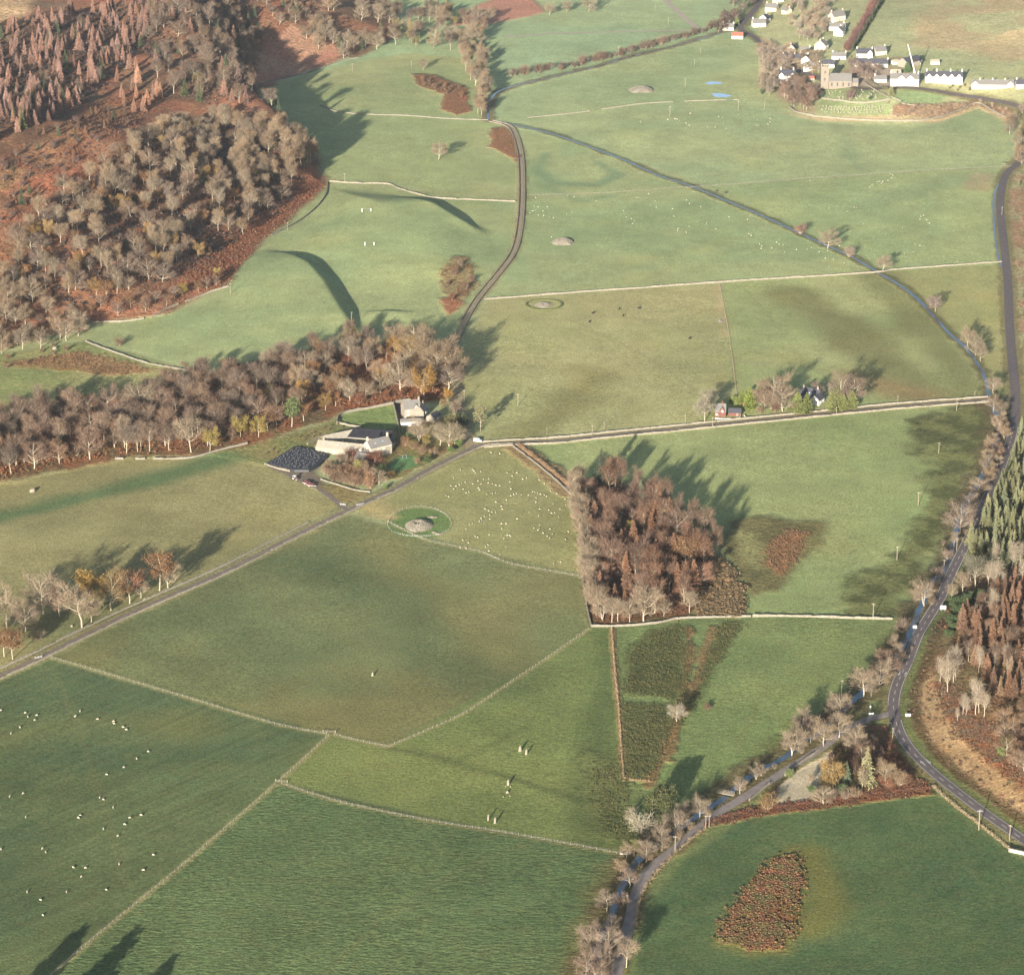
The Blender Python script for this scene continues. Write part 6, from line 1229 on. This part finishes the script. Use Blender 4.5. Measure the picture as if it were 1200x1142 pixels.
hedge('dark hedge between the churchyard and the hotel', [(1018,94),(1030,102),(1042,106)], 1.6, 1.4, (.09,.09,.06))
# ---------------------------------------------------------------- bracken and rushes: far too many to count
def cover(name, label, polys, n, h, tints, seed, wid=.28, per=7, mat=None, poly_world=None):
    r = np.random.default_rng(seed); base = []
    for k, pl in enumerate(polys):
        w = pl if isinstance(pl, np.ndarray) else PP(pl)[:, :2]; lo, hi = w.min(0), w.max(0); m_ = n[k]; got = np.zeros((0,2))
        while len(got) < m_:
            c = r.uniform(lo, hi, (m_*3, 2)); c = c[inside(c[:,0], c[:,1], w)]
            c = c[vn(c[:,0], c[:,1], 9, seed) + r.uniform(-.6,.6,len(c)) > -.25]; got = np.concatenate([got, c])
        base.append(got[:m_] + r.normal(0, 1.9, (m_, 2)))
    b_ = np.concatenate(base)
    for rd_, cl_r in (('main', 5.2), ('broad', 4.2), ('lane', 3.), ('north', 2.)): b_ = b_[dseg(b_[:,0], b_[:,1], dens(W[rd_], 12.)[:, :2]) > cl_r]
    z = hgt(b_[:,0], b_[:,1]); k = len(b_); s = h * r.uniform(.55, 1.25, k)
    a = r.uniform(0, 6.283, (k, per)); L = s[:,None] * r.uniform(.7,1.2,(k,per))
    c0 = np.stack([b_[:,0], b_[:,1], z], 1)[:,None,:]
    dx = np.stack([np.cos(a), np.sin(a), np.zeros_like(a)], -1); sx_ = np.stack([-np.sin(a), np.cos(a), np.zeros_like(a)], -1)
    mid = c0 + dx*(L*.45)[...,None] + np.array([0,0,1.])*(L*.7)[...,None]; tip = c0 + dx*L[...,None]*1.0 + np.array([0,0,1.])*(L*.45)[...,None]
    w_ = wid*s[:,None,None]
    V = np.stack([np.broadcast_to(c0, mid.shape) - sx_*w_*.4, np.broadcast_to(c0, mid.shape) + sx_*w_*.4, mid + sx_*w_, mid - sx_*w_, tip + sx_*w_*.3, tip - sx_*w_*.3], 2).reshape(-1, 3)
    t = k*per; i0 = np.arange(t)*6; q = np.concatenate([np.stack([i0,i0+1,i0+2,i0+3],1), np.stack([i0+3,i0+2,i0+4,i0+5],1)])
    me = bpy.data.meshes.new(name); me.vertices.add(len(V)); me.vertices.foreach_set('co', V.ravel()); me.loops.add(q.size); me.loops.foreach_set('vertex_index', q.ravel().astype(np.int32))
    me.polygons.add(len(q)); me.polygons.foreach_set('loop_start', (np.arange(len(q))*4).astype(np.int32)); me.update(calc_edges=True)
    m, nt, bb = newmat(name); geo = nt.nodes.new('ShaderNodeNewGeometry'); n1 = nz(nt, .16, 4, .6, geo.outputs['Position'])
    nt.links.new(mixc(nt, ramp(nt, n1.outputs[0], 0, 1, .38, .62), tints[0], tints[1]), bb.inputs['Base Color']); me.materials.append(m)
    tag(link(name, me), label, 'bracken' if 'bracken' in name else 'undergrowth', kind='stuff')
cover('island_bracken', 'rust brown bracken island in the dark green field', [[(845,1102),(851,1081),(881,1037),(907,1011),(930,1000),(936,1006),(937,1045),(933,1090),(921,1109),(880,1111)]], [2600], 1.15, ((.20,.095,.05),(.13,.11,.045)), 200)
cover('hill_bracken', 'rust brown bracken under the hillside wood', [HILL * .0 + HILL, [(0,200),(60,165),(110,120),(185,105),(160,150),(110,200),(60,250),(0,330)], [(200,330),(262,285),(300,240),(350,215),(378,215),(340,255),(300,288),(262,338)], [(100,365),(200,360),(260,325),(240,300),(150,330)]], [7000,2600,1600,900], 1.1, ((.25,.10,.05),(.19,.115,.075)), 201)
cover('wood_bracken', 'rust coloured undergrowth of the lower wood', [W1, [(400,480),(360,470),(350,430),(420,405),(480,402),(520,430),(528,465),(470,468)]], [3500,2600], 1.3, ((.24,.10,.045),(.18,.105,.06)), 202)
cover('hill_brush_filler', 'mauve brown brush added to darken gaps in the lower hillside wood', [[(60,238),(110,212),(180,158),(240,145),(290,125),(350,180),(372,190),(340,235),(265,290),(200,330),(90,362),(0,345),(20,300)], [(-30,40),(150,0),(290,-10),(290,110),(240,135),(165,60),(60,140),(-30,175)]], [3600,3600], 2.6, ((.13,.085,.065),(.10,.07,.055)), 208, wid=.16, per=9)  # twig layer added so the gaps between the trees read darker
cover('scrub_thicket', 'tawny tangled scrub at the right of the middle wood', [[(820,720),(814,692),(832,660),(844,653),(860,674),(870,700),(870,721)]], [900], 2.0, ((.20,.135,.07),(.15,.11,.06)), 209, wid=.14, per=12)
cover('middle_undergrowth', 'dark brown undergrowth of the middle wood', [MW], [3200], 1.2, ((.17,.085,.05),(.13,.085,.05)), 203)
cover('bank_bracken', 'orange and brown bracken on the bank right of the main road', [BANK, [(1095,800),(1110,805),(1140,840),(1200,880),(1215,930),(1160,890),(1120,850)], [(1160,650),(1200,640),(1215,690),(1170,690)]], [5500,1500,700], 1.1, ((.19,.09,.05),(.15,.11,.07)), 204)
cover('car_park_bracken', 'red brown bracken around the car park corner', [[(1000,930),(1030,922),(1060,905),(1078,915),(1092,926),(1040,936)], [(835,966),(840,957),(900,944),(960,938),(1000,932),(1000,940),(900,953)], [(985,850),(1045,850),(1060,885),(1075,905),(1030,915),(1000,880)]], [700,700,700], 1., ((.15,.06,.035),(.13,.075,.045)), 205)
cover('field_bracken', 'brown bracken clumps in the bright green field and pasture banks', [[(900,640),(925,620),(945,625),(935,655),(912,672),(898,660)], [(484,88),(510,90),(548,105),(545,116),(520,110),(490,99)], [(520,113),(543,109),(550,128),(535,134),(517,126)], [(577,152),(592,150),(604,160),(604,186),(590,178),(576,170)], [(0,428),(60,418),(100,412),(176,432),(140,438),(60,430)], [(517,322),(530,302),(550,302),(560,335),(545,348),(522,343)]], [500,350,350,350,500,350], .9, ((.22,.115,.06),(.17,.11,.06)), 206)
cover('rush_tussocks', 'olive rushes in the wet hollow and damp ground', [[(735,765),(760,740),(790,732),(806,735),(806,800),(795,820),(730,812)], [(728,822),(790,826),(778,880),(764,912),(731,910)], [(845,730),(872,728),(842,775),(815,820),(798,850),(790,840),(812,800),(830,770)], [(800,740),(806,790),(790,840),(772,900),(766,890),(790,820)], [(690,900),(735,890),(742,990),(705,970)]], [1700,1200,900,500,800], .75, ((.085,.09,.035),(.13,.12,.05)), 207, wid=.16)
# ---------------------------------------------------------------- sheep and cattle: one continuous body each
def beast(kind, seed):
    """lofted trunk with neck, head and legs grown from it (skin over a skeleton)"""
    if kind == 'sheep':
        V = [(0,0,.62),(.38,0,.64),(-.42,0,.62),(.58,0,.78),(.78,0,.86),(.92,0,.74),(-.6,0,.6)]; Ra = [.3,.28,.3,.17,.12,.07,.12]
        E_ = [(0,1),(0,2),(1,3),(3,4),(4,5),(2,6)]; legs = [(1,.36,.15),(1,.36,-.15),(2,-.42,.16),(2,-.42,-.16)]; zl, rl = .36, .07
        if seed % 2: V[3] = (.62,0,.52); V[4] = (.82,0,.34); V[5] = (.92,0,.16)
    else:
        V = [(0,0,1.0),(.65,0,1.02),(-.7,0,1.03),(1.0,0,1.15),(1.32,0,1.22),(1.6,0,1.02),(-1.0,0,1.0)]; Ra = [.44,.40,.42,.25,.18,.11,.12]
        E_ = [(0,1),(0,2),(1,3),(3,4),(4,5),(2,6)]; legs = [(1,.66,.24),(1,.66,-.24),(2,-.72,.25),(2,-.72,-.25)]; zl, rl = .55, .11
        if seed % 2: V[3] = (1.05,0,.8); V[4] = (1.35,0,.5); V[5] = (1.5,0,.2)
    for j, x, y in legs:
        b = len(V); V += [(x, y, zl), (x + .02, y, zl*.5), (x, y, .02)]; Ra += [rl*1.3, rl, rl*.8]; E_ += [(j, b), (b, b+1), (b+1, b+2)]
    s = 4 if kind == 'sheep' else 4                       # ears
    sc = .12 if kind == 'sheep' else .2
    for y in (-1, 1): b = len(V); q = V[4]; V.append((q[0]-.02, y*sc*1.3, q[2]+.05)); Ra.append(.035); E_.append((4, b))
    me = bpy.data.meshes.new(kind); me.from_pydata(V, E_, []); me.update()
    o = bpy.data.objects.new('tmp', me); C.objects.link(o)
    md = o.modifiers.new('s', 'SKIN'); lay = me.skin_vertices[0]
    for i, r in enumerate(Ra): lay.data[i].radius = (r, r)
    lay.data[0].use_root = True
    o.modifiers.new('b', 'SUBSURF').levels = 1
    dg = bpy.context.evaluated_depsgraph_get(); out = bpy.data.meshes.new_from_object(o.evaluated_get(dg)); out.name = kind
    bpy.data.objects.remove(o); return out
SH = []
for s in (0, 1):
    m_ = beast('sheep', s); m_.materials.clear(); m_.materials.append(M['fleece']); m_.materials.append(M['darkface']) if 'darkface' in M else None; SH.append(m_)
CO = []
for s, mt in ((0,'blackhide'),(1,'blackhide')): m_ = beast('cow', s); m_.materials.clear(); m_.materials.append(M[mt]); CO.append(m_)
AR = random.Random(4)
def flock(pts, label, group, s=1.2):
    q = PP(pts)
    for p in q: tag(link('sheep', SH[AR.random() < .7], None, tuple(p), AR.uniform(0, 6.28), s * AR.uniform(.92, 1.08)), label, 'sheep', group)
z1 = [(5,282),(160,298),(178,323),(236,313),(221,344),(127,391),(70,431),(513,287),(480,321),(625,338),(725,353),(730,367),(788,390),(809,406),(949,545),(873,590),(793,645),(683,692),(62,833),(149,812),(638,839),(660,851),(724,902),(165,964),(515,953),(500,968),(828,968),(901,951),(796,1010),(662,1040),(752,1084)]
z2 = [(5,565),(194,562),(210,578),(337,648),(391,650),(372,690),(546,633),(658,660),(702,590),(488,750),(125,760),(187,797),(305,760),(196,866)]
flock([(x/5.4545, 780 + y/5.4545 + 1) for x, y in z1] + [(x/3.91, 850 + y/3.91 + 1) for x, y in z2], 'white sheep grazing in the dark green lower left pasture', 'sheep in the lower left pasture', .95)
z3 = [(390,68),(465,78),(138,210),(240,210),(250,222),(262,238),(305,225),(82,278),(58,342),(100,348),(128,333),(148,322),(180,313),(82,370),(160,370),(185,402),(207,395),(18,426),(40,433),(240,328),(285,302),(310,328),(328,290),(372,285),(370,320),(405,328),(432,338),(466,342),(288,362),(295,376),(357,413),(402,405),(427,402),(525,235),(575,228),(605,236),(568,262),(685,277),(652,290),(548,310),(556,370),(518,460),(556,425),(580,416),(600,407),(642,416),(702,421),(735,392),(752,393),(778,405),(800,412),(832,420),(852,430),(790,295),(832,328),(880,315),(885,388),(937,407),(765,445),(764,478),(1005,455),(1010,503),(905,492),(870,542),(962,535),(890,570),(918,565),(950,597),(793,535),(706,560),(785,592),(478,512),(486,535),(430,477),(340,535),(372,550),(400,560),(430,562),(382,585),(335,597),(308,612),(315,627),(294,637),(382,618),(606,617),(212,663),(237,656),(186,700),(476,657),(515,656),(480,698),(378,748),(262,762),(280,770),(157,792),(204,815),(185,860),(137,855),(367,832),(348,848),(375,882),(515,848),(498,778),(525,750),(545,752),(555,762),(795,667),(745,692),(790,697),(780,710),(824,735),(855,760),(876,775),(898,742),(878,700),(1032,722),(1008,788),(968,972),(910,985),(465,910)]
flock([(520 + x/7.059, 520 + y/7.059 + 1) for x, y in z3], 'white sheep in the flock on the pasture beside the near cairn', 'sheep flock beside the near cairn', .74)
z4 = [(105,247),(123,252),(166,252),(98,271),(110,268),(145,271),(84,280),(123,290),(148,292),(178,299),(195,304),(112,208),(128,202),(260,200),(291,205),(256,285),(281,277),(397,225),(523,270),(536,299),(560,306),(575,318),(566,330),(585,208),(600,207),(640,190),(647,243),(672,223),(677,253),(752,261),(760,296),(818,220),(832,236),(885,250),(870,321),(913,325),(910,332),(956,355),(776,362),(779,353),(831,343),(817,371),(1018,299),(1105,310),(1120,291),(1160,425),(1168,447),(1172,435),(1122,385),(1110,378),(185,393)]
flock([(600 + x/4, 180 + y/4) for x, y in z4], 'white sheep dotted over the pasture around the far cairn', 'sheep around the far cairn', .8)
z5 = [(575,97),(585,103),(580,117),(562,127),(538,133),(523,132),(512,135),(533,142),(488,148),(478,160),(285,258),(405,254),(415,255),(370,272),(728,291),(717,296),(713,310),(744,312),(750,326),(758,328),(758,371),(630,350),(448,332),(690,427),(712,433),(680,462),(640,470),(500,483),(18,445),(40,417),(54,405),(53,427),(72,430),(78,463),(133,452),(183,450),(205,443),(240,461),(280,457),(270,493),(306,497),(357,513),(335,435),(886,508),(197,128)]
flock([(900 + x/4, 180 + y/4) for x, y in z5], 'white sheep scattered over the far pasture beyond the burn', 'sheep beyond the burn', .8)
z6 = [(253,267),(412,255),(455,250),(468,251),(483,259),(520,274),(535,283),(541,287),(545,217),(711,236),(735,240),(825,225),(740,274),(692,298),(755,307),(805,305),(646,296),(938,254),(935,288),(946,288),(1013,247),(1012,267),(1000,281),(547,161)]
flock([(700 + x/5, 90 + y/5) for x, y in z6], 'white sheep scattered in the pasture below the two ponds', 'sheep below the ponds', .95)
for (x, y), lab in zip([(373,345),(495,325),(513,356),(587,323),(357,385),(818,462)], ['black cow second from the cairn in the straw field','black cow highest left of the middle pair in the straw field','black cow with pale flank lowest of the middle pair in the straw field','dark brown cow farthest right of the upper group in the straw field','black cow nearest the cairn in the straw field','black cow standing alone at the right of the straw field']):
    o = link('cow', CO[AR.randrange(2)], None, P(600 + x/3.937, 280 + y/3.937), AR.uniform(0, 6.28), 1.0); tag(o, lab, 'cow')
# ---------------------------------------------------------------- light, air, camera
AZ, EL = rad(16.0), rad(12.6)
sun = bpy.data.lights.new('sun', 'SUN'); sun.energy = 5.0; sun.angle = rad(.53); sun.color = (1., .91, .77)
so = link('sun', sun); d = Vector((math.sin(AZ) * math.cos(EL), math.cos(AZ) * math.cos(EL), -math.sin(EL))); so.rotation_euler = d.to_track_quat('-Z', 'Y').to_euler(); so.location = (0, 0, 900)
w = bpy.data.worlds.new('World'); SC.world = w; w.use_nodes = True; nt = w.node_tree
sk = nt.nodes.new('ShaderNodeTexSky'); sk.sky_type = 'NISHITA'; sk.sun_disc = False; sk.sun_elevation = EL; sk.sun_rotation = math.pi + AZ
bg = nt.nodes['Background']; bg.inputs['Strength'].default_value = SKY; nt.links.new(sk.outputs[0], bg.inputs[0])
hz = MB(); hz.box(-47000, 47000, -900, 13500, -4, 700)
hm = bpy.data.materials.new('valley haze'); hm.use_nodes = True; hn = hm.node_tree; hn.nodes.remove(hn.nodes['Principled BSDF'])
pv = hn.nodes.new('ShaderNodeVolumePrincipled'); pv.inputs['Color'].default_value = (.80,.86,.95,1); pv.inputs['Density'].default_value = HAZE; pv.inputs['Anisotropy'].default_value = .62
hn.links.new(pv.outputs[0], hn.nodes['Material Output'].inputs['Volume'])
if HAZE > 0: tag(hz.build('haze', hm), 'thin pale haze filling the glen', 'haze', kind='stuff')
cam = bpy.data.cameras.new('camera'); co = link('camera', cam); co.location = (0, 0, CH); co.rotation_euler = (math.pi/2 - PIT, 0, 0)
cam.sensor_width = 36; cam.lens = F / 1200 * 36; cam.clip_start = 1; cam.clip_end = 60000; SC.camera = co
SC.view_settings.view_transform = 'Standard'; SC.view_settings.look = 'None'; SC.view_settings.exposure = EXPO; SC.view_settings.gamma = 1
SC.cycles.max_bounces = 4; SC.cycles.volume_bounces = 0
